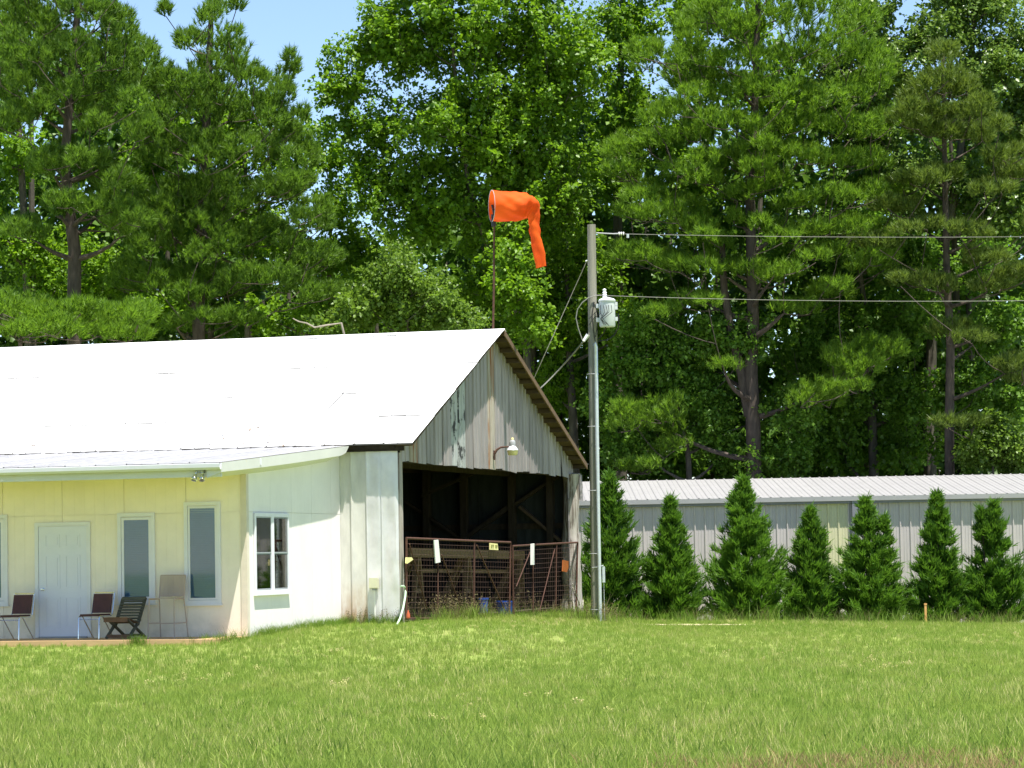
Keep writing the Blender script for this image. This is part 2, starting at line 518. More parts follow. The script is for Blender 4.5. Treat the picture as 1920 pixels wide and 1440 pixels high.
roofo = roof.build('roof', M_wood_brown, H)
rows = [(YR, ZR), None, None, None, (YE, ZE)]
for i, t in ((1, .30), (2, .55), (3, .76)):
    y = YR + (YE - YR) * t
    rows[i] = (y, zroof(y))
cw = .62
for i in range(4):
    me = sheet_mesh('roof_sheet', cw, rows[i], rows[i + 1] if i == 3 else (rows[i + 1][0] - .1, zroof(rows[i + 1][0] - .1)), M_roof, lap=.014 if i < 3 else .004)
    x = OV - cw
    while x > XL:
        o = link('roof_sheet', me, roofo)
        o.location = (x + random.uniform(-.004, .004), random.uniform(-.03, .03), random.uniform(0, .012))
        x -= cw
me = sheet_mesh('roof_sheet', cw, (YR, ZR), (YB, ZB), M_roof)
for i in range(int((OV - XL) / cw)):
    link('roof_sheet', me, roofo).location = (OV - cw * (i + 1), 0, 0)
rc = MB()
rc.add([(OV + .01, YR - .12, zroof(YR - .12) + .022), (OV + .01, YR, ZR + .035), (OV + .01, YR + .12, zroof(YR + .12) + .022), (XL, YR - .12, zroof(YR - .12) + .022), (XL, YR, ZR + .035), (XL, YR + .12, zroof(YR + .12) + .022)],
       [(0, 1, 4, 3), (1, 2, 5, 4)])
rc.build('ridge_cap', M_roof, roofo)
# purlins sticking out under both slopes, barge board
for k in range(14):
    y = YR + .25 + k * (YB - YR - .35) / 13
    p = MB().box(XL, OV - .025, y - .045, y + .045, zroof(y) - .15, zroof(y) - .055)
    p.build('purlin', M_wood_brown, roofo)
for k in range(12):
    y = YE + .15 + k * (YR - YE - .35) / 11
    p = MB().box(XL, -.06, y - .045, y + .045, zroof(y) - .15, zroof(y) - .055)
    p.build('purlin', M_wood_dark, roofo)
b_ = MB()
sl_ = (ZB - ZR) / (YB - YR)
b_.add([(OV - .018, YR, ZR - .005), (OV + .01, YR, ZR - .005), (OV + .01, YB, ZB - .005), (OV - .018, YB, ZB - .005), (OV - .018, YR, ZR - .13), (OV + .01, YR, ZR - .13), (OV + .01, YB, ZB - .13), (OV - .018, YB, ZB - .13)],
       [(0, 1, 2, 3), (7, 6, 5, 4), (0, 4, 5, 1), (1, 5, 6, 2), (2, 6, 7, 3), (3, 7, 4, 0)])
b_.build('barge_board', M_barge, roofo)
# gable cladding, sheet by sheet
nsh = 24
gw = YG / nsh
random.seed(11)
for i in range(nsh):
    y0, y1 = i * gw, (i + 1) * gw
    zb0 = ZO0 + (ZO1 - ZO0) * (i / nsh) - .02 + random.uniform(-.02, .02)
    zb1 = zb0 + random.uniform(-.035, .02)
    if i == 0:
        zb0, zb1 = ZO0 - .04, ZO0 + .0
    prof = [(0, 0), (.012, .028), (.03, .028), (.045, .002)]
    mid = gw / 2
    prof += [(mid - .02, .002), (mid - .006, .02), (mid + .006, .02), (mid + .02, .002), (gw - .01, .002)]
    tilt = random.uniform(-.006, .012)
    if i == 5: tilt = .03
    if i == nsh - 2: tilt = .04
    s = MB()
    k = len(prof)
    bot = [(h + .004 + tilt, y0 + a + (.05 if i in (5, nsh - 2) else 0) * (a / gw), zb0 + (zb1 - zb0) * a / gw) for (a, h) in prof]
    top = [(h + .004, y0 + a, zroof(y0 + a) - .07) for (a, h) in prof]
    s.add(bot + top, [(j, j + 1, j + 1 + k, j + k) for j in range(k - 1)])
    s.add([(q[0] - .008, q[1], q[2]) for q in bot + top], [(j + k, j + k + 1, j + 1, j) for j in range(k - 1)])
    mt = M_gable_rust if i in (11, 1) else (M_gable_dark if i in (6, 7) else M_gable)
    o = s.build('cladding_sheet', mt, H)
# dark header beam and opening posts
MB().box(-.16, -.02, .15, YG - .1, ZO1 - .02, ZO1 + .2).build('header_beam', M_wood_dark, H)
lp = MB()
lp.box(-.16, .012, -.005, .12, -.2, ZO0 + .15)
lp.box(.013, .03, .0, .035, -.2, ZO0 + .1)
lp.build('door_post', M_wood_grey, H)
rp = MB()
random.seed(5)
pts, rr = [], []
for k in range(12):
    z = -.3 + k * (ZO1 + .35) / 11
    pts.append((.0 + random.uniform(-.03, .03), YG - .28 + random.uniform(-.05, .05), z)); rr.append(.21 + random.uniform(-.03, .045) + .05 * (1 - k / 11))
rp.tube(pts, rr, 11)
rpo = rp.build('door_post', M_wood_grey, H, True)
rpo['label'] = 'thick gnarled grey post at the far side of the opening'
tn = MB()
for (a0, a1, z0, z1, dx) in ((YG - .60, YG - .38, .3, ZO1, .02), (YG - .34, YG - .05, ZO1 - .62, ZO1 + .02, .255)):
    n = 6
    for q in range(n):
        za, zb = z0 + (z1 - z0) * q / n, z0 + (z1 - z0) * (q + 1) / n
        j0, j1 = random.uniform(-.015, .015), random.uniform(-.015, .015)
        tn.add([(dx + j0, a0, za), (dx - j0, a1, za), (dx + j1, a1, zb), (dx - j1, a0, zb), (dx - .012, a0, za), (dx - .012, a1, za), (dx - .012, a1, zb), (dx - .012, a0, zb)],
               [(0, 1, 2, 3), (7, 6, 5, 4), (0, 3, 7, 4), (1, 5, 6, 2)])
tn.build('post_flashing', M_gable, H)
sp = MB()
for k in range(9):
    y = YG - .75 + k * .11 + random.uniform(-.04, .04)
    sp.tube([(.12, y, .0), (.16 + random.uniform(-.1, .1), y + random.uniform(-.35, .25), .35), (.12 + random.uniform(-.1, .1), y + random.uniform(-.6, .4), random.uniform(.5, 1.0))], [.022, .018, .01], 5)
tag(sp.build('dead_vine', M_wood_grey, H))
# long front wall (tin) between the lean-to and the opening
XU = -1.28                                     # lean-to end wall
edges = [onY(p, 1000, 0).x for p in (634, 660, 689, 717, 748)]
edges[0] = XU - .06
random.seed(3)
for i in range(4):
    x0, x1 = edges[i], edges[i + 1]
    nx, nz = (7, 22) if i > 1 else (5, 16)
    amp = .022 if i > 1 else .006
    s = MB()
    vs = []
    for a in range(nz + 1):
        z = -.25 + (ZE - .13 + .25) * a / nz
        for b in range(nx + 1):
            u = b / nx
            d = -.012
            if b in (0, nx): d = -.034 if b == 0 else -.012
            elif i > 1:
                d -= amp * (.5 + .5 * math.sin(z * 3.1 + i * 2) * math.sin(u * 4 + z)) + random.uniform(-.006, .006)
                if i == 3 and 1.2 < z < 2.9 and u > .45: d -= random.uniform(.0, .028)
                if abs(z - 2.9) < .2: d -= .015
            vs.append((x0 + (x1 - x0) * u, d, z))
    fs = [(a * (nx + 1) + b, a * (nx + 1) + b + 1, (a + 1) * (nx + 1) + b + 1, (a + 1) * (nx + 1) + b) for a in range(nz) for b in range(nx)]
    s.add(vs, fs)
    s.box(x0 - .004, x0 + .012, -.04, -.013, -.25, ZE - .14)
    o = s.build('wall_sheet', M_tin_brown if i < 2 else M_tin_silver, H, True)
    o['label'] = ('grimy tin wall sheet rusting at its foot' if i < 2 else 'dented silver tin wall sheet')
MB().box(-1.24, .10, -.12, -.005, ZE - .14, ZE - .045).build('eave_board', M_wood_dark, H)
# remaining shell: front wall behind the lean-to, back wall, far gable, floor stays the ground
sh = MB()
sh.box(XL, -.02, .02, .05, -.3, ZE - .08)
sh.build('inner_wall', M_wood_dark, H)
bw = MB()
x = -.02
while x > XL:
    bw.box(x - .6, x - .008, YG + .0, YG + .012, -.4, zroof(YG) - .08)
    bw.box(x - .02, x + .0, YG - .018, YG + .016, -.4, zroof(YG) - .085)
    x -= .6
bwo = bw.build('back_wall', M_tin_inner, H)
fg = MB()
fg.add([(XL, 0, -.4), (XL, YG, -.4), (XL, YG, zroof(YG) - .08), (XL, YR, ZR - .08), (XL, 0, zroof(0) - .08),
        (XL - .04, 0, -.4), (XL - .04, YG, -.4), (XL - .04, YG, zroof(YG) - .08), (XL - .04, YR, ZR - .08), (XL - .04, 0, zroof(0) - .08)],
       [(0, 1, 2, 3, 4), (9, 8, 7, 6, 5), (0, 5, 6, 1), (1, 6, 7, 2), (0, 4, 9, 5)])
fg.build('far_gable', M_tin_inner, H)
fl_v = [(XL, .06, 0), (-.35, .06, 0), (-.35, YG - .05, 0), (XL, YG - .05, 0)]
fl_w = [L2W(q) for q in fl_v]
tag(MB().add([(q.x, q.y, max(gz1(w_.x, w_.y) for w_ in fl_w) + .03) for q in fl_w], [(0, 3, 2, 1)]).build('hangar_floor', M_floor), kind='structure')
for px_a, py_a, px_b, py_b, w in ((975, 950, 1057, 1018, .22), (960, 945, 878, 1005, .2), (1050, 890, 878, 1005, .18), (760, 940, 868, 1012, .18), (790, 930, 905, 880, .14)):
    Yp = YG - .12 if w > .15 else YG - .9
    MB().beam(onY(px_a, py_a, Yp), onY(px_b, py_b, Yp), .07, w, (0, 1, 0)).build('brace', M_wood_brown if w == .22 else M_wood_dark, H)
for px_ in (800, 870, 960, 1032):
    p = onY(px_, 1000, YG - .2)
    MB().box(p.x - .08, p.x + .08, YG - .26, YG - .02, -.2, zroof(YG) - .1).build('wall_post', M_wood_dark, H)
for zz in (1.2, 2.4):
    MB().box(XL, -.2, YG - .075, YG - .02, zz - .07, zz + .07).build('girt', M_wood_dark, H)
for k in range(5):
    x = -1.6 - k * 3.2
    MB().box(x - .05, x + .05, .1, YG - .1, ZO1 + .02, ZO1 + .24).build('tie_beam', M_wood_dark, H)
    for ya, yb in ((.2, YR), (YG - .2, YR)):
        MB().beam((x, ya, zroof(ya) - .26), (x, yb, zroof(yb) - .26), .09, .2).build('rafter', M_wood_dark, H)
    MB().beam((x, YR, ZO1 + .24), (x, YR, ZR - .3), .1, .1, (0, 1, 0)).build('king_post', M_wood_dark, H)

# --- lean-to office
YW = -5.5
P_lr, P_lf = onX(633, 838, XU + .28), onX(414, 867, XU + .28)
YLF, ZLF, YLR, ZLR = P_lf.y, P_lf.z, -.02, P_lr.z
print('leanto', YLF, ZLF, P_lr.y, ZLR)
ZLR = ZE - .022
def zl(Y):
    return ZLF + (Y - YLF) * (ZLR - ZLF) / (YE - YLF)
lr = MB()
XR = XU + .28
lr.add([(XR - .01, YLF + .03, zl(YLF) - .05), (XR - .01, YE, zl(YE) - .05), (XL, YE, zl(YE) - .05), (XL, YLF + .03, zl(YLF) - .05),
        (XR - .01, YLF + .03, zl(YLF) - .012), (XR - .01, YE, zl(YE) - .012), (XL, YE, zl(YE) - .012), (XL, YLF + .03, zl(YLF) - .012)],
       [(0, 1, 2, 3), (7, 6, 5, 4), (0, 4, 5, 1), (1, 5, 6, 2), (2, 6, 7, 3), (3, 7, 4, 0)])
lro = lr.build('lean_to_roof', M_soffit, H)
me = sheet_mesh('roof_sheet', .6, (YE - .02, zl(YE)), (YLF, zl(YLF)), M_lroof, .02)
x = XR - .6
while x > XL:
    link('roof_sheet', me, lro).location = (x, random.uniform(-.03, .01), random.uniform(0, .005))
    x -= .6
gt = MB()                                      # ogee gutter
gp = [(0, 0), (-.025, -.115), (-.085, -.115), (-.125, -.075), (-.125, -.008), (-.118, .0), (-.112, -.008), (-.112, -.07), (-.08, -.103), (-.032, -.103), (-.012, -.002)]
k = len(gp)
for (xa, xb) in ((XL, XR + .02),):
    gt.add([(xa, YLF + a, zl(YLF) - .012 + b) for (a, b) in gp] + [(xb, YLF + a, zl(YLF) - .012 + b) for (a, b) in gp],
           [(i, (i + 1) % k, (i + 1) % k + k, i + k) for i in range(k)] + [tuple(range(k - 1, -1, -1)), tuple(range(k, 2 * k))])
gt.build('gutter', M_gutter, H)
MB().box(XL, XR - .005, YLF + .045, YLF + .07, zl(YLF) - .25, zl(YLF) - .05).build('fascia_board', M_trim_dirty, H)
MB().add([(XL, YLF + .071, zl(YLF) - .24), (XU + .03, YLF + .071, zl(YLF) - .24), (XU + .03, YW - .01, zl(YW) - .24), (XL, YW - .01, zl(YW) - .24),
          (XL, YLF + .071, zl(YLF) - .22), (XU + .03, YLF + .071, zl(YLF) - .22), (XU + .03, YW - .01, zl(YW) - .22), (XL, YW - .01, zl(YW) - .22)],
         [(3, 2, 1, 0), (4, 5, 6, 7), (0, 1, 5, 4), (2, 3, 7, 6)]).build('soffit', M_soffit, H)
rf = MB()                                      # boxed rake fascia with its rounded rear end
n = 40
Yr0, Yr1 = YLF + .0, YE - .02
outer_t, outer_b, inner_b = [], [], []
for i in range(n + 1):
    t = i / n
    y = Yr0 + (Yr1 - Yr0) * t
    hgt = .27 + .035 * math.sin(t * 3.1)
    e = (y - (Yr1 - .6)) / .6
    if e > 0:
        hgt *= math.sqrt(max(.0, 1 - e * e)) * .9 + .1
    zt = zl(y) - .002
    outer_t.append((XR + .012, y, zt)); outer_b.append((XR + .012, y, zt - hgt * .62)); inner_b.append((XU + .01, y, zt - hgt))
V_ = outer_t + outer_b + inner_b
n1 = n + 1
rf.add(V_, [(i, i + n1, i + 1 + n1, i + 1) for i in range(n)] + [(i + n1, i + 2 * n1, i + 1 + 2 * n1, i + 1 + n1) for i in range(n)])
rf.add([outer_t[0], outer_b[0], inner_b[0], (XU + .01, Yr0, outer_t[0][2])], [(0, 3, 2, 1)])
rf.build('rake_fascia', M_trim_dirty, H, True)
js = MB()
jy = onX(488, 865, XR + .012).y
js.box(XR + .008, XR + .03, jy - .02, jy + .03, zl(jy) - .14, zl(jy) - .03)
js.build('fascia_clip', M_trim, H)

# yellow front wall in 4 foot panels
seams = [onY(p, 925, YW).x for p in (349, 233, 117)]
ZS = onY(200, 965, YW).z
ZTOP = zl(YW) - .22
xs = [XU - .0, seams[0], seams[1], seams[2]]
while xs[-1] > XL:
    xs.append(xs[-1] - 1.206)
wl = MB().box(XL, XU - .02, YW + .0, YW + .1, -.3, ZTOP + .0)
wlo = wl.build('front_wall', M_yellow, H)
for i in range(len(xs) - 1):
    for (z0, z1, dz) in ((-.2, ZS - .003, 0), (ZS + .004, ZTOP + .03, .004)):
        MB().box(xs[i + 1] + .004, xs[i] - .004, YW - .014 - dz, YW - .002, z0, min(z1, ZTOP)).build('wall_panel', M_yellow, wlo)
# end wall
ew = MB().box(XU - .1, XU - .01, YW + .1, -.05, -.3, zl(YW) - .05)
ewo = ew.build('end_wall', M_white_siding, H)
yy = [YW + .10, YW + .10 + 1.2, YW + 2.5, YW + 3.7, YW + 4.9, -.03]
for i in range(5):
    za = ZS + .0
    MB().box(XU - .008, XU + .006, yy[i] + .002, yy[i + 1] - .002, -.2, za - .003).build('wall_panel', M_white_siding, ewo)
    s = MB()
    a, b = yy[i] + .002, yy[i + 1] - .002
    s.add([(XU - .008, a, za + .003), (XU - .008, b, za + .003), (XU - .008, b, zl(b) - .06), (XU - .008, a, zl(a) - .06),
           (XU + .009, a, za + .003), (XU + .009, b, za + .003), (XU + .009, b, zl(b) - .06), (XU + .009, a, zl(a) - .06)],
          [(0, 3, 2, 1), (4, 5, 6, 7), (0, 1, 5, 4), (1, 2, 6, 5), (2, 3, 7, 6), (3, 0, 4, 7)])
    s.build('wall_panel', M_white_siding, ewo)
MB().box(XU - .10, XU + .02, YW - .03, YW + .095, -.25, zl(YW) - .235).build('corner_board', M_corner, H)

def frame_mb(x0, x1, z0, z1, w, y0, y1):
    s = MB()
    s.box(x0, x0 + w, y0, y1, z0, z1); s.box(x1 - w, x1, y0, y1, z0, z1)
    s.box(x0 + w, x1 - w, y0, y1, z1 - w, z1); s.box(x0 + w, x1 - w, y0, y1, z0, z0 + w)
    return s
def front_window(px0, px1, py0, py1, gx0, gx1, gy0, gy1):
    a, b = onY(px0, py1, YW - .03), onY(px1, py0, YW - .03)
    ga, gb = onY(gx0, gy1, YW - .03), onY(gx1, gy0, YW - .03)
    w = thing('window', None, None, (0, 0, 0)); w.parent = H
    tw = .07
    s = frame_mb(a.x, b.x, a.z, b.z, tw, YW - .052, YW - .016)
    s.box(a.x - .02, b.x + .02, YW - .075, YW - .018, a.z - .03, a.z - .001)
    s.build('frame', M_trim, w)
    frame_mb(a.x + tw + .006, b.x - tw - .006, a.z + tw + .006, b.z - tw - .012, max(.03, ga.x - a.x - tw), YW - .040, YW - .018).build('sash', M_trim, w)
    bl = MB()
    z = ga.z - .01
    bl.box(ga.x - .03, gb.x + .03, YW - .0175, YW - .0165, ga.z - .03, gb.z + .03)
    while z < gb.z + .01:
        bl.add([(ga.x - .01, YW - .030, z), (gb.x + .01, YW - .030, z), (gb.x + .01, YW - .020, z + .026), (ga.x - .01, YW - .020, z + .026),
                (ga.x - .01, YW - .0285, z - .001), (gb.x + .01, YW - .0285, z - .001), (gb.x + .01, YW - .0185, z + .025), (ga.x - .01, YW - .0185, z + .025)],
               [(0, 1, 2, 3), (7, 6, 5, 4), (0, 4, 5, 1), (2, 6, 7, 3)])
        z += .033
    bl.build('blind', M_blind, w)
    MB().box(ga.x - .008, gb.x + .008, YW - .036, YW - .033, ga.z - .008, gb.z + .008).build('pane', M_glass_w, w)
front_window(-58, 14, 965, 1135, -46, 4, 978, 1125)
front_window(222, 290, 961, 1132, 233, 281, 973, 1122)
front_window(347, 413, 940, 1133, 357, 404, 951, 1124)
# door with six raised panels
a, b = onY(74, 1195, YW - .03), onY(162, 986, YW - .03)
DZ0 = a.z
dr = MB().box(a.x, b.x, YW - .034, YW - .016, a.z + .012, b.z)
dro = dr.build('door', M_door, H)
w_, h_ = b.x - a.x, b.z - a.z
for cx in (.29, .71):
    for (z0, z1) in ((.08, .36), (.44, .74), (.81, .93)):
        xa, xb = a.x + w_ * (cx - .155), a.x + w_ * (cx + .155)
        za, zb = a.z + h_ * z0, a.z + h_ * z1
        frame_mb(xa, xb, za, zb, .022, YW - .042, YW - .0345).build('panel_moulding', M_door, dro)
        MB().box(xa + .05, xb - .05, YW - .041, YW - .0345, za + .05, zb - .05).build('raised_panel', M_door, dro)
kn = MB().lathe([(.028, 0), (.028, .006), (.011, .012), (.011, .035), (.026, .045), (.03, .06), (.02, .075), (.004, .078)], (0, 0, 0), 12)
kno = kn.build('knob', M_chrome, dro, True)
kp = onY(81, 1105, YW - .034)
kno.location = kp
kno.rotation_euler = (R_(90), 0, 0)
s = MB()
s.box(a.x - .075, a.x - .004, YW - .05, YW - .016, a.z, b.z + .075)
s.box(b.x + .004, b.x + .075, YW - .05, YW - .016, a.z, b.z + .075)
s.box(a.x - .004, b.x + .004, YW - .05, YW - .016, b.z + .004, b.z + .075)
s.build('frame', M_trim, dro)
MB().box(a.x, b.x, YW - .07, YW - .016, a.z - .03, a.z + .010).build('threshold', M_mount, dro)
# double window of the end wall
XW = XU + .012
w = thing('window', None, None, (0, 0, 0)); w.parent = H
a, b = onX(479, 1114, XW + .02), onX(541, 963, XW + .02)
def yframe(y0, y1, z0, z1, w_, x0, x1):
    s = MB()
    s.box(x0, x1, y0, y0 + w_, z0, z1); s.box(x0, x1, y1 - w_, y1, z0, z1)
    s.box(x0, x1, y0 + w_, y1 - w_, z1 - w_, z1); s.box(x0, x1, y0 + w_, y1 - w_, z0, z0 + w_)
    return s
ym = (a.y + b.y) / 2 + .02
s = yframe(a.y, b.y, a.z, b.z, .07, XW, XW + .03)
s.box(XW, XW + .03, ym - .075, ym + .075, a.z + .07, b.z - .07)
s.box(XW, XW + .055, a.y - .03, b.y + .03, a.z - .03, a.z - .001)
s.build('frame', M_trim, w)
for (ya, yb) in ((a.y + .07, ym - .075), (ym + .075, b.y - .07)):
    zm = (a.z + b.z) / 2 + .0
    yframe(ya + .003, yb - .003, a.z + .075, zm, .02, XW + .004, XW + .016).build('sash', M_sash, w)
    yframe(ya + .003, yb - .003, zm + .003, b.z - .075, .02, XW + .012, XW + .022).build('sash', M_sash, w)
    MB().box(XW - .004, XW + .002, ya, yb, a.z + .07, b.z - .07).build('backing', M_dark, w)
    MB().box(XW + .010, XW + .012, ya + .03, yb - .03, a.z + .105, zm - .03).build('pane', M_glass_d, w)
    MB().box(XW + .020, XW + .022, ya + .03, yb - .03, zm + .03, b.z - .105).build('pane', M_glass_d, w)

# --- deck
ZD = DZ0 - .02
XD = onY(402, 1196, -7.25).x
dk = thing('deck', 'low tan timber deck along the cream office wall', 'deck', BO, -YAW)
for k in range(12):
    y = -7.22 + k * .145
    MB().box(XL, XD - .0, y, y + .138, ZD - .035, ZD).build('deck_board', M_deck, dk)
MB().box(XL, XD + .02, -7.26, -7.225, ZD - .25, ZD - .003).build('front_joist', M_deck, dk)
MB().box(XD + .001, XD + .022, -7.223, -5.6, ZD - .25, ZD - .003).build('side_joist', M_deck, dk)

# leaves fallen on the roof
random.seed(21)
lt = MB()
for k in range(34):
    if k < 18:
        px, py = random.gauss(470, 45), random.uniform(800, 832)
    else:
        px, py = random.uniform(20, 640), random.uniform(833, 838)
    o, d = RI @ (CAM - BO), RI @ ray(px, py)
    # meet the front slope
    g = (ZR - ZE) / (YR - YE)
    t = (ZE + (o.y - YE) * g - o.z) / (d.z - d.y * g)
    p = o + d * t
    r = random.uniform(.02, .045)
    a = random.uniform(0, 6.28)
    q = [p + Vector((math.cos(a + i * 1.571) * r * (1.7 if i % 2 else .7), math.sin(a + i * 1.571) * r * (1.5 if i % 2 else .7), 0)) for i in range(4)]
    lt.add([(v.x, v.y, zroof(v.y) + random.uniform(.02, .05)) for v in q], [(0, 1, 2, 3)])
lto = lt.build('leaf_litter', M_litter, None, False, BO, -YAW)
tag(lto, kind='stuff')

# ------------------------------------------------------------------ fixtures on the hangar
# barn lamp
p = onX(961, 841, .42)
p0 = onX(926, 848, .03)
bl = thing('barn_lamp', 'silver barn lamp with yellowed lens on a rusty arm under the gable', 'lamp', L2W((0, p.y, p.z)), -YAW)
dy = p0.y - p.y
MB().tube([(.03, dy, -.13), (.10, dy * .9, -.02), (.17, dy * .55, .03), (.27, dy * .2, .04), (.36, 0, .04)], [.028, .028, .024, .02, .018], 8).build('arm', M_rust, bl, True)
MB().box(.032, .05, dy - .05, dy + .05, -.25, -.04).build('wall_plate', M_rust, bl)
Q = lambda pr: [(r_ * .80, z_ * .76) for r_, z_ in pr]
LO = (.42, 0, .04)
MB().lathe(Q([(.08, .02), (.085, .14), (.07, .17), (.05, .2)]), LO, 16).build('ballast_box', M_mount, bl, True)
MB().lathe(Q([(.085, .02), (.10, .0), (.15, -.07), (.165, -.1), (.16, -.105)]), LO, 20).build('hood', M_shade, bl, True)
MB().lathe(Q([(.155, -.106), (.15, -.16), (.125, -.245), (.11, -.25)]), LO, 20).build('lens', M_lens, bl, True)
MB().lathe(Q([(.04, .2), (.04, .25), (.028, .265), (.005, .27)]), LO, 12).build('photocell', M_lens, bl, True)
# twin flood light under the gutter
q = onY(379, 881, YLF + .055)
fl = thing('flood_light', 'twin bulb flood light under the gutter end', 'lamp', L2W((q.x, YLF + .03, q.z)), -YAW)
MB().box(-.10, .06, -.05, .012, -.06, .0).build('mount', M_mount, fl)
for (dx, tx) in ((-.09, -.10), (.03, .06)):
    s = MB().lathe([(.022, .02), (.028, .0), (.03, -.04), (.055, -.09), (.06, -.12), (.05, -.135), (.01, -.14)], (0, 0, 0), 14)
    o = s.build('bulb', M_bulb, fl, True)
    o.location = (dx, -.05, -.07); o.rotation_euler = (R_(-25), R_(-tx * 100), 0)
    c = MB().lathe([(.02, .03), (.03, .02), (.03, -.03), (.024, -.035)], (0, 0, 0), 12).build('socket', M_chrome, fl, True)
    c.location = (dx, -.045, -.05); c.rotation_euler = (R_(-25), R_(-tx * 100), 0)
# electric box and its pipe
q = onY(703, 1094, -.06)
eb = thing('meter_box', 'beige electric box with a white pipe on the dented tin wall', 'electric box', L2W((q.x, 0, q.z)), -YAW)
s = MB().box(-.085, .085, -.16, -.05, -.10, .10)
s.box(-.09, .09, -.175, -.161, -.085, .112)
s.build('housing', M_box, eb)
MB().box(-.035, .035, -.15, -.07, -.135, -.101).build('latch', M_mount, eb)
MB().tube([(.0, -.09, -.13), (.0, -.09, -q.z - .0)], .014, 8).build('pipe', M_pvc, eb, True)
# hose
hp = [onX(p_, y_, .08 + d_) for p_, y_, d_ in ((751, 1099, 0), (757, 1099, .02), (761, 1104, .04), (760, 1118, .06), (756, 1140, .10), (750, 1160, .16), (744, 1172, .22))]
hs = MB().tube(hp, .02, 8).build('garden_hose', M_hose, None, True, BO, -YAW)
tag(hs, 'pale green garden hose hanging from the tin wall corner', 'hose')

# ------------------------------------------------------------------ gates and what hangs on them
XG = .14
def gp_(px, py, X=XG):
    return onX(px, py, X)
def gate(label, corners, verts_px, diags, X):
    g0 = gp_(corners[0][0], corners[0][1], X)
    g = thing('tube_gate', label, 'gate', BO, -YAW)
    cs = [gp_(x_, y_, X) for x_, y_ in corners]
    (tl, tr, br_, bl_) = cs
    MB().tube([bl_, tl, tr, br_], .024, 8).build('frame', M_rust, g, True)
    def lerp(a, b, t): return a + (b - a) * t
    def tparam(px):
        y = gp_(px, 1050, X).y
        return (y - tl.y) / (tr.y - tl.y)
    for px in verts_px:
        t = tparam(px)
        MB().tube([lerp(tl, tr, t), lerp(bl_, br_, t)], .02, 6).build('upright', M_rust, g, True)
    for (x0, y0, x1, y1) in diags:
        MB().tube([gp_(x0, y0, X + .03), gp_(x1, y1, X + .03)], .013, 6).build('diagonal', M_rust, g, True)
    s = MB()
    for k in range(1, 15):
        t = k / 15
        s.tube([lerp(tl, bl_, t), lerp(tr, br_, t)], .0035, 3, cap=False)
    nv = int((tr.y - tl.y) / .2)
    for k in range(1, nv):
        t = k / nv
        s.tube([lerp(tl, tr, t), lerp(bl_, br_, t)], .003, 3, cap=False)
    s.build('wire_mesh', M_wire, g)
    MB().tube([bl_, br_], .022, 6).build('bottom_rail', M_rust, g, True)
    return g
gate('long rusty tube gate across the left of the hangar opening', ((762, 1009), (957, 1017), (955, 1158), (762, 1160)), (822, 890), ((768, 1020, 800, 1140), (828, 1040, 868, 1150), (894, 1022, 950, 1152)), XG)
gate('short rusty tube gate at the right of the hangar opening', ((961, 1024), (1083, 1017), (1080, 1150), (963, 1156)), (1000, 1044), ((996, 1030, 968, 1100), (1040, 1030, 1012, 1145)), XG + .05)
def board(label, pts, X, m, name='marker_board', cat='board'):
    ps = [gp_(x_, y_, X) for x_, y_ in pts]
    s = MB()
    k = len(ps)
    s.add(ps + [p - Vector((.02, 0, 0)) for p in ps], [tuple(range(k)), tuple(range(2 * k - 1, k - 1, -1))] + [(i, i + k, (i + 1) % k + k, (i + 1) % k) for i in range(k)])
    c = sum(ps, Vector()) / k
    o = s.build(name, m, None)
    o.data.transform(Matrix.Translation(-c))
    o.location = L2W(c); o.rotation_euler = (0, 0, -YAW)
    return tag(o, label, cat)
board('white leaning board tied to the long rusty gate', ((814, 1013), (822, 1012), (826, 1054), (817, 1056)), XG + .06, M_plate)
board('white narrow board tied to the short rusty gate', ((996, 1020), (1002, 1019), (1002, 1059), (996, 1059)), XG + .11, M_plate)
sg = board('small yellow sign with faded print on the gate top rail', ((919, 1018), (933, 1019.5), (934.5, 1031.5), (919, 1030.5)), XG + .06, M_sign, 'warning_sign', 'sign')
# faded print on the sign: two blocks of worn letters
c = RI @ (sg.location - BO)
s = MB()
for (px0, px1, py0, py1) in ((920.4, 921.7, 1021.2, 1027), (922.2, 923.6, 1021, 1022.2), (922.3, 923.2, 1022.6, 1027), (924, 926, 1021.2, 1022.6), (924.6, 925.6, 1023, 1027.2),
                             (928.2, 929.2, 1022, 1026), (929.3, 931.4, 1021.6, 1022.7), (931.5, 932.4, 1022.2, 1026), (929.3, 931.4, 1025.4, 1026.6), (930, 930.8, 1023.5, 1027.4)):
    a, b = gp_(px0, py1, XG + .06) - c, gp_(px1, py0, XG + .06) - c
    x = gp_((px0 + px1) / 2, 1024, XG + .06).x - c.x
    s.box(x, x + .006, a.y, b.y, a.z, b.z)
s.build('print', M_ink, sg)
board('yellow three cornered tag at the left end of the gate', ((762, 1045), (772, 1045), (775, 1049), (764, 1057), (761.5, 1056)), XG + .06, M_sign, 'tag_plate', 'tag')
board('rusty orange plate on the grey post beside the gate', ((1056, 1050), (1066, 1052), (1066, 1065), (1063, 1073), (1055, 1071)), XG + .12, M_refl, 'reflector_plate', 'plate')
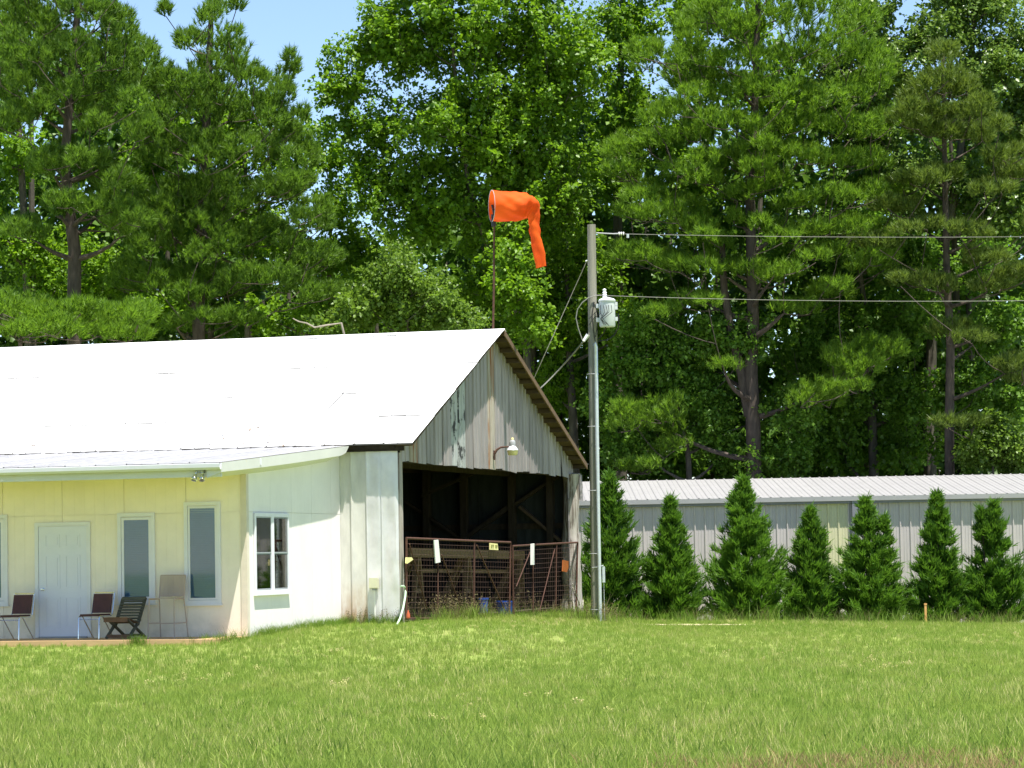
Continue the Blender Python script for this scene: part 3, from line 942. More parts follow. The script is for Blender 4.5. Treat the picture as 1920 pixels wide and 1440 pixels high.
# timber trestle inside the hangar
XT = -1.0
tr = thing('timber_trestle', 'long tan timber trestle standing behind the gate', 'trestle', BO, -YAW)
def tp(px, py, X=XT): return onX(px, py, X)
MB().beam(tp(766, 1036), tp(981, 1041), .09, .20).build('top_beam', M_tan_wood, tr)
MB().beam(tp(790, 1070, XT - .3), tp(975, 1072, XT - .3), .05, .09).build('lower_rail', M_tan_wood, tr)
for (px, w_) in ((783, 11), (877, 9), (975, 7)):
    zt = tp(px, 1042)
    for q in (-1, 1):
        e = tp(px + q * w_, 1145)
        e.z = .3
        MB().beam(zt + Vector((0, q * .05, 0)), e, .08, .10, (1, 0, 0)).build('leg', M_tan_wood, tr)
        e2 = e + Vector((-.7, 0, 0))
        MB().beam(zt + Vector((-.12, q * .05, 0)), e2, .08, .10, (1, 0, 0)).build('leg', M_tan_wood, tr)
    a = tp(px - w_ * .75, 1108); b = tp(px + w_ * .75, 1108)
    MB().beam(a, b, .04, .10).build('cross_tie', M_tan_wood, tr)
# blue tubs and an orange float by the gate
def tub(label, px, py, h, r, X, m, name, cat):
    p = onX(px, py, X)
    w0 = L2W(p)
    zg = gz1(w0.x, w0.y) - .02
    s = MB().lathe([(r * .85, 0), (r, h * .9), (r * 1.08, h * .9), (r * 1.08, h), (r * .9, h), (r * .8, h * .2)], (0, 0, 0), 16)
    return tag(s.build(name, m, None, True, (w0.x, w0.y, zg)), label, cat)
tub('blue plastic tub in the weeds below the gate middle', 946, 1160, .36, .20, -.25, M_blue, 'plastic_tub', 'tub')
tub('darker blue pail further inside behind the gate', 906, 1150, .42, .12, -.6, M_blue, 'pail', 'pail')
p = onX(765.5, 1155, .3); w0 = L2W(p)
s = MB().lathe([(.02, 0), (.04, .02), (.035, .08), (.015, .14), (.008, .17)], (0, 0, 0), 10)
tag(s.build('marker_float', M_orange, None, True, (w0.x, w0.y, p.z - .05)), 'small orange float lying in weeds at the left gate end', 'float')

# ------------------------------------------------------------------ seats on the deck
def stack_chair(label, px, py, rot):
    q = onY(px, 1150, -6.15)
    ch = thing('stacking_chair', label, 'chair', L2W((q.x, -6.15, ZD)), -YAW + rot, 'brown vinyl chairs on the deck')
    s = MB()
    s.box(-.21, .21, -.22, .20, .415, .43)
    s.box(-.20, .20, -.21, .19, .43, .455)
    s.build('seat', M_vinyl, ch)
    k = 8
    b = MB()
    for (z0, z1, o_) in ((.47, .82, 0.0),):
        vs = []
        for j in range(5):
            z = z0 + (z1 - z0) * j / 4
            y = .205 + .09 * (z - .45) / .4
            for i in range(k + 1):
                x = -.20 + .40 * i / k
                vs.append((x, y + .02 * (1 - (x / .2) ** 2), z))
        for j in range(5):
            z = z0 + (z1 - z0) * j / 4
            y = .205 + .09 * (z - .45) / .4
            for i in range(k + 1):
                x = -.20 + .40 * i / k
                vs.append((x, y + .02 * (1 - (x / .2) ** 2) - .03, z))
        n0 = 5 * (k + 1)
        fs = []
        for j in range(4):
            for i in range(k):
                a = j * (k + 1) + i
                fs.append((a, a + k + 1, a + k + 2, a + 1)); fs.append((a + n0, a + 1 + n0, a + k + 2 + n0, a + k + 1 + n0))
        for j in range(4):
            for i in (0, k):
                a = j * (k + 1) + i
                fs.append((a, a + n0, a + k + 1 + n0, a + k + 1))
        for i in range(k):
            for j in (0, 4):
                a = j * (k + 1) + i
                fs.append((a, a + 1, a + 1 + n0, a + n0))
        b.add(vs, fs)
    b.build('backrest', M_vinyl, ch)
    for q_ in (-1, 1):
        x = q_ * .222
        MB().tube([(x, -.235, .0), (x, -.22, .38), (x, -.20, .415), (x, .18, .415), (x, .215, .46), (x, .305, .82), (x * .93, .31, .84)], .0125, 8).build('side_rail', M_chrome, ch, True)
        MB().tube([(x * .98, -.10, .41), (x * .98, .27, 0)], .0125, 8).build('leg', M_chrome, ch, True)
    MB().tube([(-.215, .31, .84), (.215, .31, .84)], .0125, 8).build('top_rail', M_chrome, ch, True)
    MB().tube([(-.222, -.19, .36), (.222, -.19, .36)], .009, 6).build('stretcher', M_chrome, ch, True)
    return ch
stack_chair('brown vinyl stacking chair left of the white door', 29, 1195, R_(-9))
stack_chair('brown vinyl stacking chair right of the white door', 179, 1195, R_(-10))

q = onY(234, 1150, -6.2)
wc = thing('slatted_chair', 'low weathered wooden slatted folding chair below the window', 'chair', L2W((q.x, -6.2, ZD)), -YAW + R_(-4))
for q_ in (-1, 1):
    x = q_ * .225
    MB().beam((x, .06, .24), (x, .40, .73), .028, .06, (1, 0, 0)).build('back_rail', M_teak, wc)
    MB().beam((x * .86, .42, .02), (x * .86, -.30, .36), .028, .055, (1, 0, 0)).build('leg', M_teak, wc)
    MB().beam((x, -.30, .02), (x, .16, .34), .028, .055, (1, 0, 0)).build('leg', M_teak, wc)
for k in range(9):
    t = .12 + k * .105
    y, z = .06 + .34 * t, .24 + .49 * t
    s = MB().beam((-.24, y - .022, z + .015), (.24, y - .022, z + .015), .016, .042 if k < 8 else .085, (0, .82, .57))
    s.build('slat', M_teak, wc)
for k in range(7):
    t = k / 6
    y, z = -.36 + .44 * t, .385 - .10 * t
    MB().beam((-.24, y, z), (.24, y, z), .052, .016, (0, .22, .97)).build('slat', M_teak_b, wc)
MB().beam((-.24, -.375, .35), (.24, -.375, .35), .02, .08).build('front_rail', M_teak_b, wc)
MB().beam((-.225, -.28, .05), (.225, -.28, .05), .03, .06).build('stretcher', M_teak_b, wc)
MB().beam((-.20, .38, .05), (.20, .38, .05), .03, .05).build('stretcher', M_teak, wc)

q = onY(313, 1150, -6.0)
st = thing('bar_chair', 'tall tan bar chair with woven sling back', 'chair', L2W((q.x, -6.0, ZD)), -YAW + R_(-2))
nb = 12
bk = MB()
for i in range(9):
    x = -.22 + i * .055
    bk.beam((x, .23 + .004 * (i % 2), .75), (x, .29 + .004 * (i % 2), 1.13), .042, .006, (0, 1, 0))
for j in range(8):
    z = .77 + j * .047
    y = .231 + (z - .75) * .158
    bk.beam((-.24, y + .004, z), (.24, y + .004, z), .006, .036)
bk.build('backrest', M_tan_mesh, st)
MB().box(-.24, .24, -.24, .22, .715, .73).build('seat', M_tan_mesh, st)
for q_ in (-1, 1):
    x = q_ * .245
    MB().tube([(x * 1.06, -.27, 0), (x, -.235, .73)], .012, 7).build('leg', M_tan_mesh, st, True)
    MB().tube([(x * 1.12, .33, 0), (x, .22, .72), (x, .30, 1.14)], .012, 7).build('leg', M_tan_mesh, st, True)
    MB().tube([(x, -.235, .71), (x, .22, .71)], .011, 6).build('seat_rail', M_tan_mesh, st, True)
    MB().tube([(x * 1.04, -.258, .27), (x * 1.08, .29, .27)], .010, 6).build('foot_rail', M_tan_mesh, st, True)
MB().tube([(-.255, -.258, .27), (.255, -.258, .27)], .010, 6).build('foot_rail', M_tan_mesh, st, True)
MB().tube([(-.245, .30, 1.14), (.245, .30, 1.14)], .012, 6).build('top_rail', M_tan_mesh, st, True)

# ------------------------------------------------------------------ wind sock
b0 = onX(925, 618, -.28)
base = L2W((b0.x, YR, ZR))
D_ = base.y
wk = thing('windsock', 'bright orange drooping windsock on a rusty pole at the roof peak', 'windsock', base)
def wp(px, py, dy=0.0):
    return at(px, py, D_ + dy) - base
MB().tube([wp(924.5, 620), wp(926, 540), wp(926.5, 420)], [.026, .026, .022], 8).build('pole', M_rust, wk, True)
MB().tube([wp(926, 424), wp(925, 402)], .055, 10).build('swivel', M_black, wk, True)
MB().tube([wp(927, 402), wp(923, 384)], .03, 8).build('swivel_arm', M_black, wk, True)
# fabric: rings along the spine
spine = [(922, 386, 30, 0), (940, 387, 29, 2), (958, 387.5, 28, 0), (975, 387, 26, 3), (988, 386, 23, 8), (997, 389, 20, 25), (1000, 397, 15, 50), (1000.5, 412, 10.5, 72), (1001.5, 428, 10, 78), (1005, 446, 9.5, 76),
         (1009, 462, 10.5, 75), (1012, 480, 10.5, 75), (1013.5, 501, 9.5, 76)]
nr = 40
V, T, TI = [], [], []
mpx = sc(D_)
fine = []
for i in range(len(spine) - 1):
    for q in range(4):
        t = q / 4
        fine.append(tuple(a_ + (b_ - a_) * t for a_, b_ in zip(spine[i], spine[i + 1])) + (i + t,))
fine.append(spine[-1] + (len(spine) - 1,))
rs_ = random.Random(4)
ph = [rs_.uniform(0, 6.28) for _ in range(8)]
for (px, py, r, ang, ii) in fine:
    c = wp(px, py)
    a = R_(ang)
    nrm = Vector((math.sin(a), 0, math.cos(a)))     # across the spine in the picture plane
    k1 = min(1, ii / 1.5)
    for j in range(nr):
        th = 2 * math.pi * j / nr
        fold = .030 * math.sin(4 * th + ii * 1.9 + ph[0]) + .035 * math.sin(7 * th - ii * 2.6 + ph[1]) + .02 * math.sin(11 * th + ii * 4 + ph[2])
        if ii > 3.5:
            fold += .12 * math.sin(3 * th + ii * 1.3) + .10 * math.sin(ii * 5.1 + 2 * th) * (1 if 4 < ii < 9 else .5)
        rr_ = r * mpx * (1 + fold * k1)
        y_ = math.cos(th) * rr_ * (1 if ii < 4 else max(.55, 1 - .2 * (ii - 4)))
        V.append(c + nrm * (math.sin(th) * rr_) + Vector((-.075 * math.cos(th) * max(0, 1 - ii / 3), y_, 0)))
        TI.append(.5 + .4 * math.sin(th * 2 + ii))
nf = len(fine)
for i in range(nf - 1):
    for j in range(nr):
        a, b, c, d = i * nr + j, i * nr + (j + 1) % nr, (i + 1) * nr + (j + 1) % nr, (i + 1) * nr + j
        T += [(a, b, c), (a, c, d)]
me = tri_mesh('sock', np.array([tuple(v) for v in V]), np.array(T), M_sock, np.array(TI))
me.polygons.foreach_set('use_smooth', [True] * len(T))
link('sock', me, wk)
ring = [V[j] for j in range(nr)] + [V[0]]
MB().tube(ring, .007, 6, cap=False).build('hoop', M_mount, wk, True)

# ------------------------------------------------------------------ utility pole
PD = 66.0
pb = at(1118, 1165, PD)
pt = at(1109, 421, PD)
zg = gz1(pb.x, PD)
pole = thing('utility_pole', 'weathered wooden utility pole with a grey transformer beside the hangar', 'utility pole', (pb.x, PD, zg))
def up(px, py, dy=0.0):
    return at(px, py, PD + dy) - Vector((pb.x, PD, zg))
mp = sc(PD)
MB().tube([up(1118.5, 1200), up(1116.5, 1000), up(1113.5, 800), up(1111, 600), up(1109, 421)], [.118, .112, .106, .100, .092], 14).build('post', M_pole, pole, True)
MB().tube([up(1118, 437), up(1150, 438.5), up(1164, 438)], [.016, .015, .018], 8).build('insulator_arm', M_mount, pole, True)
s = MB()
for px in (1160, 1164, 1168):
    s.tube([up(px, 438), up(px + 2, 438)], .036, 10)
s.build('insulator', M_porc, pole, True)
MB().tube([up(1177, 439), up(1177, 446)], .03, 8).build('clamp', M_metal, pole, True)
tf = MB()
c = up(1139, 613, -.28)
rb = 15.0 * mp
tf.lathe([(rb * .93, 0), (rb, .03), (rb, .56), (rb * 1.08, .56), (rb * 1.1, .585), (rb * .9, .62), (.03, .66)], c, 22)
tfo = tf.build('transformer', M_can, pole, True)
s = MB()
s.lathe([(.05, .62), (.05, .68), (.035, .70), (.055, .72), (.035, .74), (.05, .76), (.03, .79), (.045, .82), (.012, .85)], c + Vector((-.05, 0, 0)), 12)
s.build('bushing', M_porc, tfo, True)
for (dx, z) in ((1, .50), (1, .42), (1, .17)):
    MB().box(c.x + rb * .98, c.x + rb * 1.3, c.y - .05, c.y + .03, c.z + z - .04, c.z + z + .045).build('terminal', M_can, tfo)
for z in (.47, .16):
    MB().box(c.x - rb * 1.35, c.x - rb * .85, c.y - .02, c.y + .16, c.z + z - .045, c.z + z + .045).build('bracket', M_can, tfo)
random.seed(9)
cb = MB()
for k in range(5):
    x0 = 1126 + k * 5
    cb.tube([up(x0, 572, -.56), up(x0 + random.uniform(-4, 4), 585, -.6), up(1132 + random.uniform(-6, 6), 598, -.58), up(1130 + k * 3, 609 + random.uniform(-4, 4), -.56)], .007, 5)
cb.tube([up(1122, 581, -.5), up(1112, 590, -.2), up(1104, 598, -.16)], .007, 5)
cb.tube([up(1126, 588, -.5), up(1114, 596, -.2), up(1104, 610, -.16)], .007, 5)
cb.build('drop_leads', M_black, tfo, True)
cl = MB()
cl.tube([up(1159, 588, -.25), up(1161, 600, -.25), up(1159, 615, -.2), up(1152, 628, -.18), up(1140, 637, -.16), up(1120, 640, -.14)], .013, 6)
cl.tube([up(1136, 613, -.28), up(1132, 624, -.2), up(1122, 636, -.16)], .013, 6)
cl.tube([up(1114, 566, -.13), up(1110, 590, -.14), up(1112, 615, -.14), up(1116, 640, -.14)], .012, 6)
cl.tube([up(1118, 570, -.13), up(1121, 600, -.14), up(1117, 632, -.14)], .012, 6)
cl.build('secondary_cable', M_black, pole, True)
MB().tube([up(1128, 553.5, -.1), up(1117, 554, -.14), up(1104, 558, -.14), up(1092, 567, -.12), up(1083, 580, -.1), up(1080, 596, -.1), up(1084, 615, -.1), up(1092, 638, -.1)], .012, 6).build('neutral_loop', M_cable, pole, True)
MB().tube([up(1103, 628, -.05), up(1099, 633, -.05), up(1094, 640, -.08)], [.05, .04, .03], 8).build('service_clevis', M_porc, pole, True)
MB().tube([up(1114, 648, -.16), up(1115, 644, -.17), up(1117, 650, -.15), up(1119, 800, -.16), up(1121.5, 960, -.17), up(1125.5, 1172, -.18)], [.028, .045, .045, .045, .045, .045], 10).build('conduit', M_metal, pole, True)
s = MB()
for py in (702, 800, 920, 1038, 1143):
    cxp = 1109 + (py - 421) * (1118.5 - 1109) / 779
    s.tube([up(cxp - 1, py, -.0) + Vector((math.cos(a) * .128, math.sin(a) * .16 - .03, 0)) for a in np.linspace(0, 2 * math.pi, 15)], .007, 5)
s.build('strap', M_mount, pole, True)
gb = MB().box(up(1129, 1066).x, up(1134, 1066).x, -.12, -.04, up(1130, 1092).z, up(1130, 1062).z)
gb.tube([up(1110, 1064, -.15), up(1122, 1063, -.2), up(1131, 1060, -.12)], .008, 5)
gb.tube([up(1132, 1092, -.08), up(1134, 1170, -.08)], .007, 5)
gb.build('ground_tag', M_metal, pole)
MB().tube([up(1098, 490), up(1103, 488), up(1108, 486)], .02, 6).build('guy_hook', M_metal, pole, True)
# wires: each a thing
def wire(label, a, b, r, sag=0.0, name='power_line', cat='wire', m=None, n=16):
    pts = []
    for i in range(n + 1):
        t = i / n
        pts.append(a + (b - a) * t - Vector((0, 0, sag * 4 * t * (1 - t))))
    o = MB().tube(pts, r, 6).build(name, m or M_cable, None, True)
    return tag(o, label, cat)
wire('upper overhead power line running right from the pole top', at(1165, 438.5, PD), at(2500, 431, PD + 4), .0062, .12)
wire('lower overhead power line running right past the transformer', at(1126, 554, PD - .1), at(2500, 546, PD + 4), .0070, .18)
wire('guy wire slanting down from the pole to behind the roof', at(1099, 492, PD), at(1000, 712, 78), .009, .0, 'guy_wire')
wire('thick service drop cable from the pole to the hangar roof', at(1094, 640, PD), at(1004, 736, 73), .016, .05, 'service_cable', 'cable')

# ------------------------------------------------------------------ metal shed
SD = 82.0
SX0 = at(1020, 1000, SD).x
SZE = at(1500, 936, SD).z
SZR = at(1500, 896, SD + 6).z
SX1 = SX0 + 22.0
zsg = -.75
shed = thing('metal_shed', 'long low beige ribbed metal shed behind the row of cypresses', 'shed', (SX0, SD, zsg))
pw = .2815 * 3
def ribbed(name, w, z0, z1, m, ribs=3):
    s = MB()
    prof = []
    for k in range(ribs):
        x = k * w / ribs
        prof += [(x, 0), (x + .018, -.034), (x + .045, -.034), (x + .063, 0), (x + .125, 0), (x + .135, -.008), (x + .15, 0), (x + .20, 0), (x + .21, -.008), (x + .225, 0)]
    prof.append((w, 0))
    k = len(prof)
    s.add([(x, d, z0) for x, d in prof] + [(x, d, z1) for x, d in prof], [(i, i + 1, i + 1 + k, i + k) for i in range(k - 1)])
    return s.mesh(name, m)
core = MB().box(0, SX1 - SX0, .03, 12, -.3, SZE - zsg - .02)
cw_ = core.build('wall', M_shed_trim, shed)
ztop = SZE - zsg - .08
me_n = ribbed('wall_panel', pw, -.2, ztop, M_shed)
zy0 = at(1570, 1062, SD).z - zsg
me_b = ribbed('wall_panel', pw, -.2, zy0, M_shed)
me_y = ribbed('wall_panel', pw, zy0 + .002, ztop, M_shed_y)
xs_y = at(1500, 1000, SD).x - SX0
nP = int((SX1 - SX0) / pw)
off = (at(1590, 1000, SD).x - SX0) % pw
for i in range(-1, nP):
    x = off + i * pw
    if x < 0: continue
    cpx = at(1590, 1000, SD).x - SX0
    if cpx - pw * 1.01 < x + .01 < cpx - .02:
        link('wall_panel', me_b, cw_).location = (x, 0, 0)
        o = link('wall_panel', me_y, cw_); o.location = (x, 0, 0); o['label'] = 'yellowed translucent wall panel'
    else:
        link('wall_panel', me_n, cw_).location = (x, 0, 0)
rs = MB()
prof = []
for k in range(3):
    x = k * pw / 3
    prof += [(x, 0), (x + .025, .022), (x + .045, .022), (x + .07, 0), (x + .16, 0), (x + .17, .008), (x + .185, 0)]
prof.append((pw, 0))
k = len(prof)
ey, ry = -.16, 6.0
rs.add([(x, ey, SZE - zsg + .05 + d) for x, d in prof] + [(x, ry, SZR - zsg + d) for x, d in prof], [(i, i + 1, i + 1 + k, i + k) for i in range(k - 1)])
me_r = rs.mesh('roof_panel', M_shed_roof)
rb_ = MB().add([(0, ey + .02, SZE - zsg + .02), (SX1 - SX0, ey + .02, SZE - zsg + .02), (SX1 - SX0, ry, SZR - zsg - .03), (0, ry, SZR - zsg - .03), (0, 12.1, SZE - zsg + .02), (SX1 - SX0, 12.1, SZE - zsg + .02),
                (0, ey + .02, SZE - zsg - .02), (SX1 - SX0, ey + .02, SZE - zsg - .02), (0, 12.1, SZE - zsg - .02), (SX1 - SX0, 12.1, SZE - zsg - .02)],
               [(0, 1, 2, 3), (3, 2, 5, 4), (6, 7, 1, 0), (6, 8, 9, 7), (4, 5, 9, 8), (0, 3, 4, 8, 6), (1, 7, 9, 5, 2)])
rbo = rb_.build('roof', M_shed_trim, shed)
for i in range(int((SX1 - SX0) / pw)):
    link('roof_panel', me_r, rbo).location = (i * pw, 0, 0)
MB().box(-.02, SX1 - SX0, ey - .012, ey + .018, SZE - zsg - .07, SZE - zsg + .055).build('gutter', M_shed_roof, shed)
MB().box(-.02, SX1 - SX0, -.10, -.036, SZE - zsg - .14, SZE - zsg - .03).build('eave_trim', M_shed_trim, shed)
xd = at(1603, 1000, SD).x - SX0
dsp = MB().box(xd - .075, xd + .075, -.15, -.04, -.2, SZE - zsg - .07)
dsp.build('downspout', M_shed_trim, shed)

# survey stake
p = at(1736, 1168, 71)
sk = MB().box(-.025, .025, -.02, .02, -.3, .46)
sk.box(-.032, .032, -.026, .026, .46, .50)
tag(sk.build('survey_stake', M_stake, None, False, (p.x, 71, gz1(p.x, 71))), 'short orange wooden stake in the grass by the cypresses', 'stake')

# ------------------------------------------------------------------ foliage builders
def unit(a):
    return a / np.maximum(np.linalg.norm(a, axis=-1, keepdims=True), 1e-9)
def leaf_geo(P, A, N, L, Wd, tint):
    """folded diamond leaves"""
    A = unit(A)
    B = unit(np.cross(N, A))
    N = np.cross(A, B)
    L = L[:, None]; Wd = Wd[:, None]
    mid = P + A * L * .45
    V = np.stack([P, mid + B * Wd * .5 + N * Wd * .16, P + A * L, mid - B * Wd * .5 + N * Wd * .16], 1).reshape(-1, 3)
    k = np.arange(len(P))[:, None] * 4
    T = np.concatenate([k + np.array([0, 1, 2]), k + np.array([0, 2, 3])])
    return V, T, np.repeat(tint, 4)
def clump_leaves(C, Rad, n_per, leafL, flat=.7, up=.9, axisC=None):
    """leaves hung on twigs of clumps at C with radii Rad"""
    m = len(C)
    ntw = 8
    D = unit(rng.normal(size=(m, ntw, 3)) * np.array([1, 1, flat]) + np.array([0, 0, .15]))
    base_t = rng.uniform(.2, .9, m)
    tw = rng.integers(0, ntw, (m, n_per))
    d = np.take_along_axis(D, tw[:, :, None].repeat(3, 2), 1)
    t = rng.uniform(.12, 1.0, (m, n_per)) ** .7
    P = C[:, None, :] + d * (t * Rad[:, None])[:, :, None] + rng.normal(size=(m, n_per, 3)) * .075
    N = unit(rng.normal(size=(m, n_per, 3)) * .75 + d * .35 + np.array([0, 0, up]))
    A = unit(d * .6 + rng.normal(size=(m, n_per, 3)) * .7 + np.array([0, 0, -.35]))
    tint = np.clip(base_t[:, None] * .55 + rng.uniform(0, .5, (m, n_per)), 0, 1)
    L = leafL * rng.uniform(.72, 1.3, (m, 1)) * rng.uniform(.65, 1.25, (m, n_per))
    return leaf_geo(P.reshape(-1, 3), A.reshape(-1, 3), N.reshape(-1, 3), L.ravel(), L.ravel() * rng.uniform(.7, .95, L.size), tint.ravel())
def clump_tufts(C, RX, RY, RZ, n_per, needles=30, nl=.19, outc=None, w=.028):
    m = len(C)
    B = rng.normal(size=(m, n_per, 3))
    B = unit(B) * rng.uniform(.25, 1.0, (m, n_per, 1)) ** .45
    B[:, :, 2] = np.where(B[:, :, 2] < -.35, -B[:, :, 2], B[:, :, 2])
    P = C[:, None, :] + B * np.stack([RX, RY, RZ], 1)[:, None, :]
    out = C - outc
    out[:, 2] *= .2
    out = unit(out)
    A = unit(B * .55 + out[:, None, :] * .35 + np.array([0, 0, 1.05]) + rng.normal(size=(m, n_per, 3)) * .25).reshape(-1, 3)
    P = P.reshape(-1, 3)
    N = len(P)
    up_ = unit(np.cross(A, unit(rng.normal(size=(N, 3)))))
    vv = np.cross(A, up_)
    th = rng.uniform(0, 2 * np.pi, (N, needles))
    ph = rng.uniform(.12, 1.0, (N, needles))
    rad = up_[:, None, :] * np.cos(th)[:, :, None] + vv[:, None, :] * np.sin(th)[:, :, None]
    dr = A[:, None, :] * np.cos(ph)[:, :, None] + rad * np.sin(ph)[:, :, None]
    st = P[:, None, :] + A[:, None, :] * rng.uniform(-.10, .10, (N, needles))[:, :, None]
    ln = nl * (rng.uniform(.65, 1.45, (N, 1)) * rng.uniform(.75, 1.2, (N, needles)))[:, :, None]
    sd = unit(np.cross(dr, rng.normal(size=(N, needles, 3)))) * (w / 2)
    tip = st + dr * ln
    V = np.stack([st - sd, st + sd, tip], 2).reshape(-1, 3)
    T = np.arange(len(V)).reshape(-1, 3)
    bt = rng.uniform(0, .6, N)
    tint = np.clip(np.repeat(bt, needles) + rng.uniform(0, .4, N * needles), 0, 1)
    return V, T, np.repeat(tint, 3)
def grow(trunk, tr, clumps, mb, rmin=.012, rstart=.06):
    """limbs from the trunk to each clump, joining the nearest lower wood"""
    nodes = []
    for i in range(len(trunk) - 1):
        for q in range(6):
            t = q / 6
            nodes.append((*(trunk[i] + (trunk[i + 1] - trunk[i]) * t), tr[i] + (tr[i + 1] - tr[i]) * t))
    nodes = np.array(nodes)
    c0 = trunk[len(trunk) // 2]
    order = sorted(range(len(clumps)), key=lambda i: (clumps[i][0] - c0.x) ** 2 + (clumps[i][1] - c0.y) ** 2)
    for i in order:
        c = clumps[i]
        dv = c - nodes[:, :3]
        hd = np.hypot(dv[:, 0], dv[:, 1])
        cost = np.linalg.norm(dv, axis=1) + 1.6 * np.maximum(0, .35 * hd - dv[:, 2])
        j = int(np.argmin(cost))
        a, b = Vector(nodes[j, :3]), Vector(c)
        d = (b - a).length
        r_a = min(rstart, nodes[j, 3] * .62)
        pts, rs, new = [], [], []
        off = Vector((random.uniform(-.12, .12) * d, random.uniform(-.12, .12) * d, -.10 * d))
        for q in range(5):
            t = q / 4
            p = a + (b - a) * t + off * (4 * t * (1 - t)) * .5
            r = max(rmin, r_a * (1 - .72 * t))
            pts.append(p); rs.append(r); new.append((*p, r))
        mb.tube(pts, rs, 5, cap=False)
        nodes = np.vstack([nodes, np.array(new[1:])])
def px_pts(pts, y):
    return [at(px, py, y) for px, py in pts]
def lobes_to_clumps(lobes, y, k=4.0, rc=46.0, thick=3.0):
    C = []
    m = sc(y)
    for lb in lobes:
        px, py, rx, ry = lb[:4]
        dd = lb[4] if len(lb) > 4 else 0
        n = max(3, int(k * rx * ry / rc ** 2))
        for _ in range(n):
            v = rng.normal(size=3); v /= np.linalg.norm(v)
            v *= rng.uniform(0, 1) ** .40
            p = at(px + v[0] * max(rx - rc * .55, rc * .3), py + v[1] * max(ry - rc * .45, rc * .25), y + dd)
            C.append((p.x, p.y + v[2] * min(thick, (rx + ry) / 2 * m), p.z))
    return np.array(C)
def broadleaf(name, label, cat, trunk_px, y, r, lobes, lm, k=4.0, n_per=150, leafL=.14, rc=46.0, bark=None, extra=None, thick=3.0):
    tp_ = px_pts(trunk_px, y)
    base = Vector((tp_[0].x, y, gz1(tp_[0].x, y)))
    tp_[0] = base - Vector((0, 0, .2))
    t = thing(name, label, cat, base)
    loc = [p - base for p in tp_]
    rs = [r * (1 - .75 * i / max(1, len(loc) - 1)) for i in range(len(loc))]
    MB().tube(loc, rs, 9).build('trunk', bark or M_bark_g, t, True)
    C = lobes_to_clumps(lobes, y, k * 2.0, rc, thick) - np.array(base)
    mb = MB()
    grow([Vector(p) for p in loc], rs, C, mb, .012, r * .5)
    tag(mb.build('branches', bark or M_bark_g, t, True), kind='stuff')
    Rad = rng.uniform(.7, 1.25, len(C)) * rc * sc(y)
    V, T, ti = clump_leaves(C, Rad, int(n_per * 1.25), leafL)
    link('crown', tri_mesh('crown', V, T, lm, ti), t)
    return len(T)
def pine(name, label, trunk_px, y, r, clumps, lm, n_per=26, needles=26, fork=None, nl=.19):
    tp_ = px_pts(trunk_px, y)
    base = Vector((tp_[0].x, y, gz1(tp_[0].x, y)))
    tp_[0] = base - Vector((0, 0, .2))
    t = thing(name, label, 'pine tree', base)
    loc = [p - base for p in tp_]
    rs = [r * (1 - .72 * i / max(1, len(loc) - 1)) for i in range(len(loc))]
    MB().tube(loc, rs, 10).build('trunk', M_bark, t, True)
    if fork:
        fl_ = [p - base for p in px_pts(fork, y)]
        MB().tube(fl_, [r * (.62 - .3 * i / len(fl_)) for i in range(len(fl_))], 9).build('trunk', M_bark, t, True)
    C, RX, RY, RZ = [], [], [], []
    m = sc(y)
    for (px, py, rx, ry) in clumps:
        nsub = max(1, int(round(rx / 26)))
        for rep in range(3 if rx > 24 else 1):
            for q in range(nsub):
                u = (q + .5) / nsub * 2 - 1 if nsub > 1 else 0
                p = at(px + u * rx * .66 + rng.uniform(-12, 12), py + (rng.uniform(-.55, .45) - .25 * (1 - u * u)) * ry, y + (rng.uniform(-2.8, -.6) if rep == 0 else rng.uniform(-.8, 1.2) if rep == 1 else rng.uniform(.6, 2.6)))
                C.append(tuple(p - base))
                e = rx * m / nsub * 1.1
                RX.append(e); RY.append(e * 1.2); RZ.append(ry * m * .72)
    C = np.array(C); RX = np.array(RX); RY = np.array(RY); RZ = np.array(RZ)
    mb = MB()
    grow(loc, rs, C - np.array([[0, 0, .15]]), mb, .014, r * .42)
    tag(mb.build('branches', M_bark, t, True), kind='stuff')
    zc = np.column_stack([np.full(len(C), 0.0), np.zeros(len(C)), C[:, 2]])
    V, T, ti = clump_tufts(C, RX, RY, RZ, n_per, needles, nl, zc)
    link('crown', tri_mesh('crown', V, T, lm, ti), t)
    return len(T)
ntri = 0
# --- pines
ntri += pine('pine_tree', 'tall dark pine at the far left with bare lower trunk', [(142, 690), (139, 570), (140, 470), (128, 380), (122, 300), (133, 150), (148, 0), (155, -170)], 88, .24,
     [(60, 50, 80, 50), (150, 30, 90, 50), (225, 60, 45, 45), (100, 110, 90, 42), (200, 120, 80, 45), (40, 165, 70, 45), (130, 190, 70, 40), (235, 190, 60, 45), (266, 125, 26, 40), (10, 110, 60, 50),
      (120, 295, 45, 25), (95, 325, 50, 30), (165, 325, 60, 32), (225, 345, 55, 32), (200, 395, 70, 28), (110, 395, 40, 25), (40, 440, 50, 25), (20, 235, 50, 30), (270, 250, 45, 35),
      (150, -40, 90, 50), (60, -30, 70, 40), (210, -25, 50, 40), (150, -110, 70, 50), (20, 0, 60, 40), (180, 235, 50, 28), (60, 215, 40, 28), (250, 430, 60, 25)], L_pine, 34)
